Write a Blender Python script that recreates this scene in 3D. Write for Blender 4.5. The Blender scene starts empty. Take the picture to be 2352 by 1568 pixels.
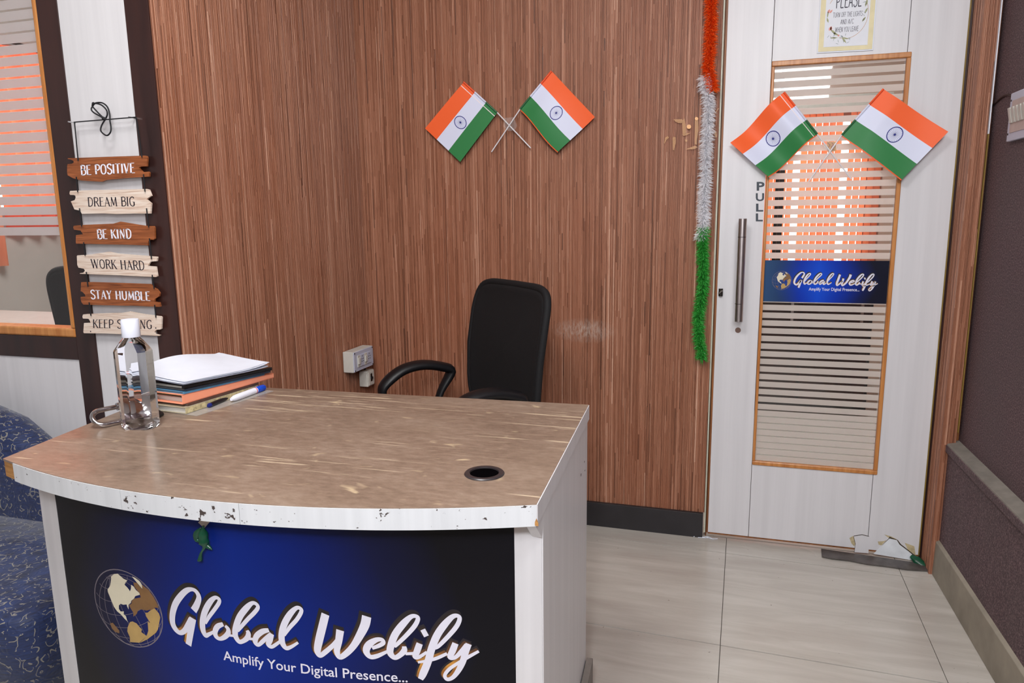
import bpy, bmesh, math, random
import numpy as np
from mathutils import Vector, Matrix
random.seed(7)
C = bpy.context.scene.collection
SC = bpy.context.scene
# ------------------------------------------------------------------ camera
FPX = 1616.95
YAW, PITCH, ROLL, CAMH = .2893, -.1742, -.012, 1.2
def _axes():
    cy, sy, cp, sp = math.cos(YAW), math.sin(YAW), math.cos(PITCH), math.sin(PITCH)
    f = Vector((-sy*cp, cy*cp, sp)); r = Vector((cy, sy, 0)); u = r.cross(f)
    cr, sr = math.cos(ROLL), math.sin(ROLL)
    return f, r*cr+u*sr, u*cr-r*sr
CF, CR_, CU = _axes()
CAM = Vector((0, 0, CAMH))
cd = bpy.data.cameras.new('camera'); cam = bpy.data.objects.new('camera', cd); C.objects.link(cam)
cd.sensor_width = 36; cd.lens = FPX/2352*36; cd.clip_start = .02; cd.clip_end = 60
cam.matrix_world = Matrix(((CR_.x, CU.x, -CF.x, CAM.x), (CR_.y, CU.y, -CF.y, CAM.y), (CR_.z, CU.z, -CF.z, CAM.z), (0, 0, 0, 1)))
SC.camera = cam
def ray(x, y): return CF+CR_*((x-1176)/FPX)-CU*((y-784)/FPX)
def at(x, y, ax, v):                       # point of a real plane (x=, y= or z= v) seen at a pixel of the photograph
    d = ray(x, y); i = 'xyz'.index(ax); return CAM+d*((v-CAM[i])/d[i])
# ------------------------------------------------------------------ world, exposure, lights
SC.view_settings.view_transform = 'Standard'; SC.view_settings.look = 'None'
SC.view_settings.gamma = 1; SC.view_settings.use_curve_mapping = False
SC.view_settings.exposure = 0.66
w = bpy.data.worlds.new('world'); SC.world = w; w.use_nodes = True
w.node_tree.nodes['Background'].inputs[0].default_value = (.80, .87, 1, 1)
w.node_tree.nodes['Background'].inputs[1].default_value = .6
def area(name, loc, size, power, col=(1, 1, 1), target=None, sy=None):
    l = bpy.data.lights.new(name, 'AREA'); l.energy = power; l.color = col; l.size = size
    if sy: l.shape = 'RECTANGLE'; l.size_y = sy
    o = bpy.data.objects.new(name, l); C.objects.link(o); o.location = loc
    if target: o.rotation_euler = (Vector(target)-Vector(loc)).to_track_quat('-Z', 'Y').to_euler()
    return o
area('lobby_ceiling_lamp', (-.7, .5, 2.6), .6, 19, (1, .985, .97))
area('lobby_rear_lamp', (.35, -1.0, 2.5), .9, 32, (.97, .985, 1), (-.5, 2.0, .9))
area('camera_flash', (-.10, -.05, 1.45), .12, 5, (.95, .97, 1), (-.25, 2.4, .9))
area('desk_side_fill', (.6, .3, 2.6), .4, 7, (1, 1, 1), (-.3, 1.3, .3))  # added fill light, no real fitting: brightens the desk's right side panel
area('office_lamp', (.47, 4.2, 2.52), .16, 24, (1, .96, .92), None, .7)
area('meeting_room_lamp', (-2.7, 2.7, 2.5), .8, 26, (1, .97, .95), (-3.6, 3.0, .8))


# ------------------------------------------------------------------ materials
def lin(c): return tuple(((v/255)/12.92 if v/255 <= .04045 else ((v/255+.055)/1.055)**2.4) for v in c)+(1,)
class NT:
    def __init__(s, name):
        s.m = bpy.data.materials.new(name); s.m.use_nodes = True; s.t = s.m.node_tree; s.n = s.t.nodes
        s.b = s.n['Principled BSDF']; s.out = s.n['Material Output']
    def nd(s, t, **k):
        n = s.n.new(t)
        for a, v in k.items(): setattr(n, a, v)
        return n
    def L(s, a, b): s.t.links.new(a, b)
    def M(s, op, a, b=None, clamp=False):
        n = s.nd('ShaderNodeMath', operation=op, use_clamp=clamp)
        for i, v in enumerate((a, b)):
            if v is None: continue
            if isinstance(v, (int, float)): n.inputs[i].default_value = v
            else: s.L(v, n.inputs[i])
        return n.outputs[0]
    def mix(s, fac, a, b):
        n = s.nd('ShaderNodeMix', data_type='RGBA')
        for sock, v in ((n.inputs[0], fac), (n.inputs[6], a), (n.inputs[7], b)):
            if isinstance(v, (int, float)): sock.default_value = v
            elif isinstance(v, tuple): sock.default_value = v
            else: s.L(v, sock)
        return n.outputs[2]
    def co(s, scale=(1, 1, 1), kind='Object', rot=(0, 0, 0), loc=(0, 0, 0)):
        tc = s.nd('ShaderNodeTexCoord'); mp = s.nd('ShaderNodeMapping')
        mp.inputs['Scale'].default_value = scale; mp.inputs['Rotation'].default_value = rot; mp.inputs['Location'].default_value = loc
        s.L(tc.outputs[kind], mp.inputs[0]); return mp.outputs[0]
    def noise(s, vec, scale=1, detail=3, rough=.55, dist=0):
        n = s.nd('ShaderNodeTexNoise'); n.inputs['Scale'].default_value = scale; n.inputs['Detail'].default_value = detail
        n.inputs['Roughness'].default_value = rough; n.inputs['Distortion'].default_value = dist; s.L(vec, n.inputs['Vector']); return n.outputs[0]
    def ramp(s, fac, stops):
        r = s.nd('ShaderNodeValToRGB'); e = r.color_ramp.elements
        e[0].position, e[0].color = stops[0]; e[1].position, e[1].color = stops[-1]
        for p, c in stops[1:-1]:
            k = e.new(p); k.color = c
        s.L(fac, r.inputs[0]); return r.outputs[0]
    def xyz(s, vec):
        n = s.nd('ShaderNodeSeparateXYZ'); s.L(vec, n.inputs[0]); return n.outputs
    def bump(s, h, st=.3, d=.002):
        n = s.nd('ShaderNodeBump'); n.inputs['Strength'].default_value = st; n.inputs['Distance'].default_value = d
        s.L(h, n.inputs['Height']); s.L(n.outputs[0], s.b.inputs['Normal'])
    def col(s, c):
        if isinstance(c, tuple): s.b.inputs['Base Color'].default_value = c
        else: s.L(c, s.b.inputs['Base Color'])
    def set(s, rough=.5, metal=0, **k):
        s.b.inputs['Roughness'].default_value = rough; s.b.inputs['Metallic'].default_value = metal
        for a, v in k.items(): s.b.inputs[a].default_value = v
def plain(name, rgb, rough=.5, metal=0, var=.08, sc=30, **k):
    n = NT(name); c = lin(rgb); f = n.noise(n.co(), sc, 3)
    lo = tuple(v*(1-var) for v in c[:3])+(1,); hi = tuple(min(1, v*(1+var)) for v in c[:3])+(1,)
    n.col(n.ramp(f, [(.3, lo), (.7, hi)])); n.set(rough, metal, **k); return n.m
def streak(name, a, b, scale=(60, 60, 2), rough=.4, stops=(.3, .7), bump=0, extra=None, **k):
    n = NT(name); f = n.noise(n.co(scale), 1, 4)
    n.col(n.ramp(f, [(stops[0], lin(a)), (stops[1], lin(b))])); n.set(rough, **k)
    if bump: n.bump(f, bump, .001)
    return n.m
WHITE = streak('white_laminate', (212, 210, 213), (221, 219, 222), (45, 45, 1.2), .38)
WHITE_D = streak('white_laminate_door', (210, 208, 212), (220, 218, 222), (40, 40, 1.0), .35)
DARKWOOD = streak('dark_veneer', (36, 22, 22), (62, 36, 32), (16, 16, 2.0), .33)
ORANGEWOOD = streak('varnished_bead', (172, 104, 48), (210, 146, 84), (90, 90, 5), .35)
EDGEBROWN = streak('brown_door_edge', (104, 58, 26), (150, 92, 46), (60, 60, 4), .5)
YELLOWED = plain('yellowed_edge', (128, 104, 40), .6)
BLACKBASE = plain('black_skirting', (40, 37, 40), .5, var=.2, sc=12)
RAWWOOD = streak('raw_wood_edge', (150, 98, 44), (196, 146, 84), (12, 12, 200), .7)
BLACKP = plain('black_plastic', (15, 15, 19), .45)
BLACKM = plain('black_cord', (14, 13, 20), .7)
STEEL = plain('brushed_steel', (190, 182, 182), .36, 1.0, var=.05)
CHROME = plain('chrome', (200, 198, 200), .12, 1.0, var=.03)
DARKMETAL = plain('dark_metal', (60, 54, 52), .4, .8)
GREYDARK = plain('dark_lettering', (48, 56, 68), .5, var=.03)
PAPER = plain('white_paper', (228, 232, 244), .6, var=.02)
PLASTICW = plain('cream_plastic', (204, 200, 192), .45, var=.06)
PLATEW = plain('bluish_white_plate', (196, 198, 216), .4, var=.03)
PALE = plain('pale_wall', (176, 170, 164), .8, var=.04, sc=4)
PINKW = plain('office_wall', (196, 168, 152), .8, var=.04, sc=4)

# reed panelling : colour per reed from an attribute + grain
def reed_mat():
    n = NT('reed_panelling'); a = n.nd('ShaderNodeAttribute', attribute_name='shade')
    co = n.co((420, 420, 11)); f = n.noise(co, 1, 4, .65)
    g = n.noise(n.co((700, 700, 14), loc=(3, 1, 2)), 1, 2)
    v = n.M('ADD', n.M('MULTIPLY', a.outputs['Fac'], .62), n.M('MULTIPLY', f, .42))
    c = n.ramp(v, [(.12, lin((62, 42, 35))), (.30, lin((120, 76, 56))), (.5, lin((152, 100, 76))), (.66, lin((174, 122, 97))), (.86, lin((210, 166, 142)))])
    big = n.noise(n.co((3.5, 3.5, .9)), 1, 2)
    c = n.mix(n.M('MULTIPLY', n.M('SUBTRACT', big, .5, True), 1.3), c, lin((150, 78, 44)))
    fine = n.M('GREATER_THAN', g, .66); c = n.mix(n.M('MULTIPLY', fine, .45), c, lin((48, 30, 26)))
    # dusty scuff left by the chair back, behind the desk
    x, y, z = n.xyz(n.co())
    dx = n.M('DIVIDE', n.M('SUBTRACT', x, -.49), .13); dz = n.M('DIVIDE', n.M('SUBTRACT', z, .775), .05)
    r2 = n.M('ADD', n.M('MULTIPLY', dx, dx), n.M('MULTIPLY', dz, dz))
    m = n.M('SUBTRACT', 1, r2, True); back = n.M('GREATER_THAN', y, 2.45)
    sp = n.noise(n.co((160, 160, 60)), 1, 4, .7); sp = n.M('MULTIPLY', n.M('SUBTRACT', sp, .38, True), 2.2)
    c = n.mix(n.M('MULTIPLY', n.M('MULTIPLY', m, sp), back, True), c, lin((206, 190, 178)))
    n.col(c); n.set(.45); n.b.inputs['Specular IOR Level'].default_value = .35
    n.bump(f, .4, .001); return n.m
REED = reed_mat()
def tile_mat():
    n = NT('floor_tile'); f = n.noise(n.co((3.0, 22, 4), rot=(0, 0, .05)), 1, 5, .6, .5); g = n.noise(n.co((1.6, 2.2, 1)), 1, 3)
    v = n.M('ADD', n.M('MULTIPLY', f, .7), n.M('MULTIPLY', g, .3))
    c = n.ramp(v, [(.3, lin((176, 168, 160))), (.5, lin((188, 182, 174))), (.7, lin((202, 197, 190)))])
    spk = n.noise(n.co((1, 1, 1)), 70, 2); c = n.mix(n.M('MULTIPLY', n.M('GREATER_THAN', spk, .75), .5), c, lin((90, 80, 70)))
    n.col(c); n.set(.2); n.L(n.ramp(g, [(.3, (.16,)*3+(1,)), (.7, (.3,)*3+(1,))]), n.b.inputs['Roughness']); return n.m
TILE = tile_mat()
GROUT = plain('tile_grout', (84, 78, 72), .9)
def granite():
    n = NT('purple_brown_textured_wall'); f = n.noise(n.co(), 230, 3, .7); g = n.noise(n.co(), 5, 3)
    c = n.ramp(f, [(.35, lin((64, 47, 52))), (.52, lin((96, 75, 79))), (.68, lin((138, 114, 118)))])
    c = n.mix(n.M('MULTIPLY', n.M('SUBTRACT', g, .4, True), .9), c, lin((84, 76, 76)))
    n.col(c); n.set(.75); n.bump(f, .5, .002); return n.m
GRAN = granite()
CEMENT = plain('grey_cement_ledge', (128, 122, 114), .85, var=.15, sc=25)
SKIRT = plain('dusty_beige_skirting', (150, 142, 128), .7, var=.2, sc=9)
def desktop_mat():
    n = NT('worn_brown_laminate'); f = n.noise(n.co((40, 90, 40)), 1, 5, .7); g = n.noise(n.co((4, 9, 4)), 1, 3)
    c = n.ramp(n.M('ADD', n.M('MULTIPLY', f, .6), n.M('MULTIPLY', g, .4)), [(.33, lin((106, 89, 76))), (.5, lin((130, 110, 95))), (.68, lin((148, 129, 114)))])
    # long pale abrasions running along the desk, mostly on the sitter's side
    s1 = n.noise(n.co((5.5, 105, 1), rot=(0, 0, -.045)), 1, 3, .6, .35); s2 = n.noise(n.co((3, 5, 1), loc=(4.3, 1, 0)), 1, 2)
    x, y, z = n.xyz(n.co())
    side = n.M('MULTIPLY', n.M('MULTIPLY', n.M('SUBTRACT', x, -.66), 2.6, True), n.M('MULTIPLY', n.M('SUBTRACT', y, -.1), 5, True))
    thr = n.M('SUBTRACT', .625, n.M('MULTIPLY', side, .07))
    a = n.M('MULTIPLY', n.M('SUBTRACT', s1, thr, True), 14, True)
    a = n.M('MULTIPLY', a, n.M('MULTIPLY', n.M('SUBTRACT', s2, .36, True), 5, True))
    c = n.mix(n.M('MULTIPLY', a, .7), c, lin((212, 192, 164)))
    s3 = n.noise(n.co((16, 34, 1), rot=(0, 0, .5), loc=(9, 2, 0)), 1, 2, .5, .6)
    c = n.mix(n.M('MULTIPLY', n.M('SUBTRACT', s3, .66, True), 6, True), c, lin((206, 184, 150)))
    n.col(c); n.set(.36); n.L(n.ramp(g, [(.3, (.27,)*3+(1,)), (.7, (.42,)*3+(1,))]), n.b.inputs['Roughness']); n.bump(f, .15, .0006); return n.m
DESKTOP = desktop_mat()
def band_mat():
    n = NT('scuffed_white_edge_band'); f = n.noise(n.co((45, 45, 1.2)), 1, 4)
    c = n.ramp(f, [(.3, lin((204, 206, 210))), (.7, lin((216, 218, 222)))])
    s = n.noise(n.co((75, 75, 95), loc=(2.7, .4, 0)), 1, 3, .6); x, y, z = n.xyz(n.co())
    win = lambda c_, h_: n.M('LESS_THAN', n.M('ABSOLUTE', n.M('SUBTRACT', x, c_)), h_)
    zone = n.M('ADD', n.M('ADD', n.M('MULTIPLY', win(.062, .052), .075), n.M('MULTIPLY', win(-.092, .016), .06)), n.M('MULTIPLY', win(.50, .05), .03))
    k = n.M('MULTIPLY', n.M('SUBTRACT', n.M('ADD', s, zone), .665, True), 30, True)
    n.col(n.mix(k, c, lin((70, 60, 58)))); n.set(.4); return n.m
BAND = band_mat()
def blue_banner(name, cx, half, left):
    n = NT(name); x, y, z = n.xyz(n.co(kind='UV'))
    d = n.M('ABSOLUTE', n.M('SUBTRACT', x, cx)); e = n.M('ABSOLUTE', n.M('SUBTRACT', y, .5))
    r = n.M('ADD', n.M('DIVIDE', d, half), n.M('MULTIPLY', e, .35))
    c = n.ramp(r, ([(0, lin((14, 80, 214))), (.42, lin((6, 50, 168))), (.8, lin((14, 26, 80))), (1.0, lin((18, 19, 38)))] if left else [(0, lin((2, 40, 138))), (.35, lin((3, 30, 112))), (.72, lin((15, 19, 54))), (.98, lin((13, 12, 19)))]))
    if left: c = n.mix(n.M('MULTIPLY', n.M('SUBTRACT', .3, x, True), 3.2), c, lin((44, 78, 120)))
    n.col(c); n.set(.42); n.b.inputs['Specular IOR Level'].default_value = .18; return n.m
BLUE_DOOR = blue_banner('blue_banner_door', .45, .5, True)
BLUE_DESK = blue_banner('blue_banner_desk', .48, .47, False)
LOGOWHITE = plain('lettering_white', (224, 222, 236), .45, var=.02)
def gold_mat(name, zb, h, sl, x0):          # printed bevel: gold at the foot of the letters, brown-black towards their tops
    n = NT(name); x, y, z = n.xyz(n.co()); t = n.M('DIVIDE', n.M('SUBTRACT', n.M('ADD', z, n.M('MULTIPLY', n.M('SUBTRACT', x, x0), sl)), zb), h)
    f = n.noise(n.co((60/h*.1, 1, 60/h*.1)), 1, 1); t = n.M('ADD', t, n.M('MULTIPLY', n.M('SUBTRACT', f, .5), .35))
    n.col(n.ramp(t, [(.0, lin((150, 96, 36))), (.16, lin((206, 146, 62))), (.34, lin((112, 70, 34))), (.62, lin((52, 34, 26))), (1, lin((30, 22, 22)))])); n.set(.45); return n.m
GOLD_DESK = gold_mat('lettering_gold_desk', .468, .10, .018, -.05)
GOLD_DOOR = gold_mat('lettering_gold_door', .955, .05, -.0, 0)
HALO = plain('lettering_dark_outline', (26, 20, 28), .5)
CREAMG = plain('globe_cream_land', (222, 214, 190), .4, var=.04)
BRONZE = plain('globe_bronze_land', (128, 92, 52), .4, var=.15)
GOLDL = plain('globe_gold_land', (184, 152, 92), .4, var=.1)
GRIDC = plain('globe_grid_lines', (120, 112, 120), .5)
# flags
def flag_mat(line):
    n = NT('tricolour_cloth'+('_creased' if line else '')); x, y, z = n.xyz(n.co(kind='UV'))
    O, Wh, G = lin((250, 104, 52)), lin((222, 226, 248)), lin((52, 128, 72))
    c = n.mix(n.M('GREATER_THAN', y, 1/3), G, Wh); c = n.mix(n.M('GREATER_THAN', y, 2/3), c, O)
    dx = n.M('MULTIPLY', n.M('SUBTRACT', x, .52), 1.5); dy = n.M('SUBTRACT', y, .5)
    r = n.M('SQRT', n.M('ADD', n.M('MULTIPLY', dx, dx), n.M('MULTIPLY', dy, dy)))
    th = n.M('ARCTAN2', dy, dx)
    ring = n.M('LESS_THAN', n.M('ABSOLUTE', n.M('SUBTRACT', r, .138)), .0085)
    sp = n.M('LESS_THAN', n.M('MULTIPLY', n.M('ABSOLUTE', n.M('SINE', n.M('MULTIPLY', th, 12))), n.M('MULTIPLY', r, .083)), .0014)
    sp = n.M('MULTIPLY', sp, n.M('LESS_THAN', r, .118)); hub = n.M('LESS_THAN', r, .024)
    rim = n.M('MULTIPLY', n.M('LESS_THAN', n.M('ABSOLUTE', n.M('SUBTRACT', r, .122)), .010), n.M('GREATER_THAN', n.M('COSINE', n.M('MULTIPLY', th, 24)), .2))
    k = n.M('MAXIMUM', n.M('MAXIMUM', ring, sp), n.M('MULTIPLY', hub, .45))
    c = n.mix(k, c, lin((40, 48, 130)))
    c = n.mix(n.M('MULTIPLY', rim, .35), c, lin((70, 80, 170)))
    if line:
        c = n.mix(n.M('MULTIPLY', n.M('LESS_THAN', n.M('ABSOLUTE', n.M('SUBTRACT', x, .07)), .006), .85), c, lin((250, 236, 236)))
    w_ = n.noise(n.co((900, 900, 900)), 1, 1)
    n.col(c); n.set(.5); n.b.inputs['Specular IOR Level'].default_value = .3; n.bump(w_, .1, .0005); return n.m
FLAG, FLAGL = flag_mat(False), flag_mat(True)
FORANGE = plain('flag_orange_back', (244, 100, 40), .5, var=.03)
STICKW = plain('white_plastic_stick', (226, 222, 226), .35, var=.02)
def tins(name, a, b):
    n = NT(name); f = n.noise(n.co(), 160, 1)
    n.col(n.ramp(f, [(.35, lin(a)), (.65, lin(b))])); n.set(.35); n.b.inputs['Specular IOR Level'].default_value = .6
    t = n.nd('ShaderNodeBsdfTranslucent'); t.inputs[0].default_value = lin(b); m = n.nd('ShaderNodeMixShader'); m.inputs[0].default_value = .45
    n.L(n.b.outputs[0], m.inputs[1]); n.L(t.outputs[0], m.inputs[2]); n.L(m.outputs[0], n.out.inputs[0]); return n.m
TO, TW, TG = tins('orange_tinsel', (240, 84, 20), (255, 128, 50)), tins('white_tinsel', (242, 242, 250), (254, 254, 255)), tins('green_tinsel', (44, 158, 54), (96, 206, 100))
GLUE = NT('dried_glue'); GLUE.col(lin((222, 168, 110))); GLUE.set(.3)
GLUE.b.inputs['Alpha'].default_value = .38; GLUE = GLUE.m
GLUES = plain('dried_glue_drop', (238, 176, 112), .35)
# glass
def clear(name, tint=(.95, .97, .97, 1), fac=.10):
    n = NT(name); n.n.remove(n.b)
    t = n.nd('ShaderNodeBsdfTransparent'); t.inputs[0].default_value = tint
    g = n.nd('ShaderNodeBsdfGlossy'); g.inputs['Roughness'].default_value = .02
    fr = n.nd('ShaderNodeLayerWeight')
    m = n.nd('ShaderNodeMixShader'); n.L(n.M('ADD', n.M('MULTIPLY', n.M('POWER', fr.outputs['Facing'], 5), .9), .04, True), m.inputs[0]); n.L(t.outputs[0], m.inputs[1]); n.L(g.outputs[0], m.inputs[2])
    n.L(m.outputs[0], n.out.inputs[0]); return n.m
GLASS = clear('clear_glass')
def frosted(name, rough=.32, k=.42, rgb=(214, 208, 208)):
    n = NT(name); n.n.remove(n.b)
    r = n.nd('ShaderNodeBsdfRefraction'); r.inputs['Roughness'].default_value = rough; r.inputs['IOR'].default_value = 1.15; r.inputs[0].default_value = (1, .96, .94, 1)
    d = n.nd('ShaderNodeBsdfDiffuse'); d.inputs[0].default_value = lin(rgb)
    t = n.nd('ShaderNodeBsdfTranslucent'); t.inputs[0].default_value = (.97, .92, .9, 1)
    m0 = n.nd('ShaderNodeMixShader'); m0.inputs[0].default_value = .45; n.L(r.outputs[0], m0.inputs[1]); n.L(t.outputs[0], m0.inputs[2])
    m = n.nd('ShaderNodeMixShader'); m.inputs[0].default_value = k; n.L(m0.outputs[0], m.inputs[1]); n.L(d.outputs[0], m.inputs[2])
    n.L(m.outputs[0], n.out.inputs[0]); return n.m
FROST = frosted('frosted_film', .6, .26, (226, 222, 216))
FROSTW = frosted('frosted_film_window', .35, .55)
def curtain(name, a, b, tr=.6):
    n = NT(name); n.n.remove(n.b)
    d = n.nd('ShaderNodeBsdfDiffuse'); d.inputs[0].default_value = lin(a)
    t = n.nd('ShaderNodeBsdfTranslucent'); t.inputs[0].default_value = lin(b)
    m = n.nd('ShaderNodeMixShader'); m.inputs[0].default_value = tr; n.L(d.outputs[0], m.inputs[1]); n.L(t.outputs[0], m.inputs[2])
    n.L(m.outputs[0], n.out.inputs[0]); return n.m
BLIND = curtain('orange_blind_fabric', (244, 150, 116), (255, 190, 156), .62)
CURT = curtain('red_orange_curtain', (220, 84, 62), (255, 120, 84), .6)
def emis(name, col, s):
    n = NT(name); n.n.remove(n.b); e = n.nd('ShaderNodeEmission'); e.inputs[0].default_value = col; e.inputs[1].default_value = s
    n.L(e.outputs[0], n.out.inputs[0]); return n.m
SKY = emis('daylight_through_window', (1, .97, .93, 1), 2.3)
LAMPE = emis('lamp_diffuser', (1, .98, .95, 1), 3)
# sofa brocade
def brocade():
    n = NT('blue_brocade'); 
    co = n.co((1, 1, 1)); ns = n.nd('ShaderNodeTexNoise'); ns.inputs['Scale'].default_value = 34; ns.inputs['Detail'].default_value = 1; n.L(co, ns.inputs['Vector'])
    vm = n.nd('ShaderNodeVectorMath', operation='MULTIPLY_ADD'); n.L(ns.outputs['Color'], vm.inputs[0]); vm.inputs[1].default_value = (.03,)*3; n.L(co, vm.inputs[2])
    vo = n.nd('ShaderNodeTexVoronoi'); vo.inputs['Scale'].default_value = 44; n.L(vm.outputs[0], vo.inputs['Vector'])
    sn = n.M('SINE', n.M('MULTIPLY', vo.outputs['Distance'], 14)); k = n.M('GREATER_THAN', sn, .86)
    br = n.noise(co, 55, 2); k = n.M('MULTIPLY', k, n.M('GREATER_THAN', br, .5))
    w_ = n.noise(n.co((30, 30, 500)), 1, 2)
    blue = n.ramp(w_, [(.3, lin((10, 22, 56))), (.7, lin((24, 46, 96)))])
    n.col(n.mix(k, blue, lin((128, 124, 116)))); n.set(.6); n.b.inputs['Sheen Weight'].default_value = .25; n.bump(sn, .25, .001); return n.m
BROC = brocade()
def meshfab(name):
    n = NT(name); v = n.nd('ShaderNodeTexVoronoi'); v.inputs['Scale'].default_value = 420; n.L(n.co(), v.inputs['Vector'])
    n.col(n.ramp(v.outputs['Distance'], [(.2, lin((5, 5, 8))), (.6, lin((13, 13, 17)))])); n.set(.8); n.bump(v.outputs['Distance'], .3, .001); return n.m
MESHF = meshfab('black_mesh_fabric')

# ------------------------------------------------------------------ object helpers
def world_off(p):
    v = Vector((0, 0, 0))
    while p is not None: v += p.location; p = p.parent
    return v
class MB:
    def __init__(s): s.v = []; s.f = []; s.uv = {}; s.sh = []; s.mi = []
    def add(s, vs, fs, sh=None, mi=0):
        o = len(s.v); s.v += [tuple(v) for v in vs]
        for f in fs: s.f.append(tuple(i+o for i in f)); s.sh.append(sh); s.mi.append(mi)
        return s
    def box(s, a, b, sh=None, mi=0):
        x0, y0, z0 = (min(a[i], b[i]) for i in range(3)); x1, y1, z1 = (max(a[i], b[i]) for i in range(3))
        return s.add([(x0, y0, z0), (x1, y0, z0), (x1, y1, z0), (x0, y1, z0), (x0, y0, z1), (x1, y0, z1), (x1, y1, z1), (x0, y1, z1)],
                     [(0, 3, 2, 1), (4, 5, 6, 7), (0, 1, 5, 4), (1, 2, 6, 5), (2, 3, 7, 6), (3, 0, 4, 7)], sh, mi)
    def obox(s, c, ax, h):               # oriented box: centre, 3 axes, half sizes
        c = Vector(c); A = [Vector(a).normalized()*k for a, k in zip(ax, h)]
        vs = [c+A[0]*i+A[1]*j+A[2]*k for k in (-1, 1) for i, j in ((-1, -1), (1, -1), (1, 1), (-1, 1))]
        return s.add(vs, [(0, 3, 2, 1), (4, 5, 6, 7), (0, 1, 5, 4), (1, 2, 6, 5), (2, 3, 7, 6), (3, 0, 4, 7)])
    def prism(s, poly, d):               # 3D polygon extruded by vector d
        n = len(poly); d = Vector(d); a = [Vector(p) for p in poly]
        return s.add(a+[p+d for p in a], [tuple(range(n))[::-1], tuple(range(n, 2*n))]+[(i, (i+1) % n, (i+1) % n+n, i+n) for i in range(n)])
    def tube(s, pts, r, n=8, closed=False, caps=True, flat=1.0, up=None):
        P = [Vector(p) for p in pts]; m = len(P); rr = list(np.interp(np.linspace(0, 1, m), np.linspace(0, 1, len(r)), r)) if isinstance(r, (list, tuple)) else [r]*m
        vs = []; u = None
        for i in range(m):
            if closed: t = P[(i+1) % m]-P[i-1]
            else: t = P[min(i+1, m-1)]-P[max(i-1, 0)]
            t.normalize()
            if up is not None: a = Vector(up)-t*t.dot(Vector(up))
            elif u is None: a = t.orthogonal()
            else: a = u-t*t.dot(u)
            a.normalize(); u = a; b = t.cross(a)
            for k in range(n):
                th = 2*math.pi*k/n; vs.append(P[i]+a*(math.cos(th)*rr[i])+b*(math.sin(th)*rr[i]*flat))
        fs = []
        for i in range(m if closed else m-1):
            j = (i+1) % m
            for k in range(n): fs.append((i*n+k, i*n+(k+1) % n, j*n+(k+1) % n, j*n+k))
        if caps and not closed: fs += [tuple(range(n))[::-1], tuple((m-1)*n+k for k in range(n))]
        return s.add(vs, fs)
    def lathe(s, c, prof, n=24, axis='z', sx=1, sy=1):   # profile of (r, h)
        vs = []
        for r, h in prof:
            for k in range(n):
                t = 2*math.pi*k/n; a, b = r*math.cos(t)*sx, r*math.sin(t)*sy
                vs.append({'z': (c[0]+a, c[1]+b, c[2]+h), 'y': (c[0]+a, c[1]+h, c[2]+b), 'x': (c[0]+h, c[1]+a, c[2]+b)}[axis])
        fs = [(i*n+k, i*n+(k+1) % n, (i+1)*n+(k+1) % n, (i+1)*n+k) for i in range(len(prof)-1) for k in range(n)]
        return s.add(vs, fs)
    def build(s, name, mat, parent=None, smooth=False, bevel=0, uv=None, kind=None, shade=False, mats=None, label=None, subsurf=0):
        off = world_off(parent) if parent is not None else Vector((0, 0, 0))
        me = bpy.data.meshes.new(name); me.from_pydata([tuple(Vector(v)-off) for v in s.v], [], s.f); me.update()
        bm = bmesh.new(); bm.from_mesh(me); bmesh.ops.recalc_face_normals(bm, faces=bm.faces); bm.to_mesh(me); bm.free()
        for m in (mats or [mat]): me.materials.append(m)
        if mats:
            for i, p in enumerate(me.polygons): p.material_index = s.mi[i]
        if uv is not None:
            l = me.uv_layers.new(name='UVMap')
            for lp in me.loops: l.data[lp.index].uv = uv[lp.vertex_index]
        if shade:
            at_ = me.color_attributes.new('shade', 'FLOAT_COLOR', 'CORNER')
            for i, p in enumerate(me.polygons):
                for li in p.loop_indices: at_.data[li].color = (s.sh[i],)*3+(1,)
        if smooth:
            for p in me.polygons: p.use_smooth = True
            if smooth != 'all': me.set_sharp_from_angle(angle=math.radians(38))
        o = bpy.data.objects.new(name, me); C.objects.link(o)
        if parent is not None: o.parent = parent
        if bevel:
            b = o.modifiers.new('bevel', 'BEVEL'); b.width = bevel; b.segments = 2; b.limit_method = 'ANGLE'
        if subsurf:
            q = o.modifiers.new('sub', 'SUBSURF'); q.levels = q.render_levels = subsurf
        if kind: o['kind'] = kind
        if label: o['label'] = label
        return o
def tag(o, label, cat, group=None):
    o['label'] = label; o['category'] = cat
    if group: o['group'] = group
    return o
def thing(name, label, cat, loc, group=None):
    o = bpy.data.objects.new(name, None); C.objects.link(o); o.location = loc; o.empty_display_size = .05
    return tag(o, label, cat, group)
def struct(name, loc=(0, 0, 0)):
    o = bpy.data.objects.new(name, None); C.objects.link(o); o.location = loc; o['kind'] = 'structure'; o.empty_display_size = .05; return o
def smoothp(pts, k=6, closed=False):
    P = [np.array(p, float) for p in pts]; n = len(P); out = []
    for i in range(n if closed else n-1):
        g = (lambda j: P[j % n]) if closed else (lambda j: P[min(max(j, 0), n-1)])
        a, b, c, d = g(i-1), g(i), g(i+1), g(i+2)
        for t in np.arange(k)/k: out.append(.5*((2*b)+(-a+c)*t+(2*a-5*b+4*c-d)*t*t+(-a+3*b-3*c+d)*t**3))
    if not closed: out.append(P[-1])
    return out
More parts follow.
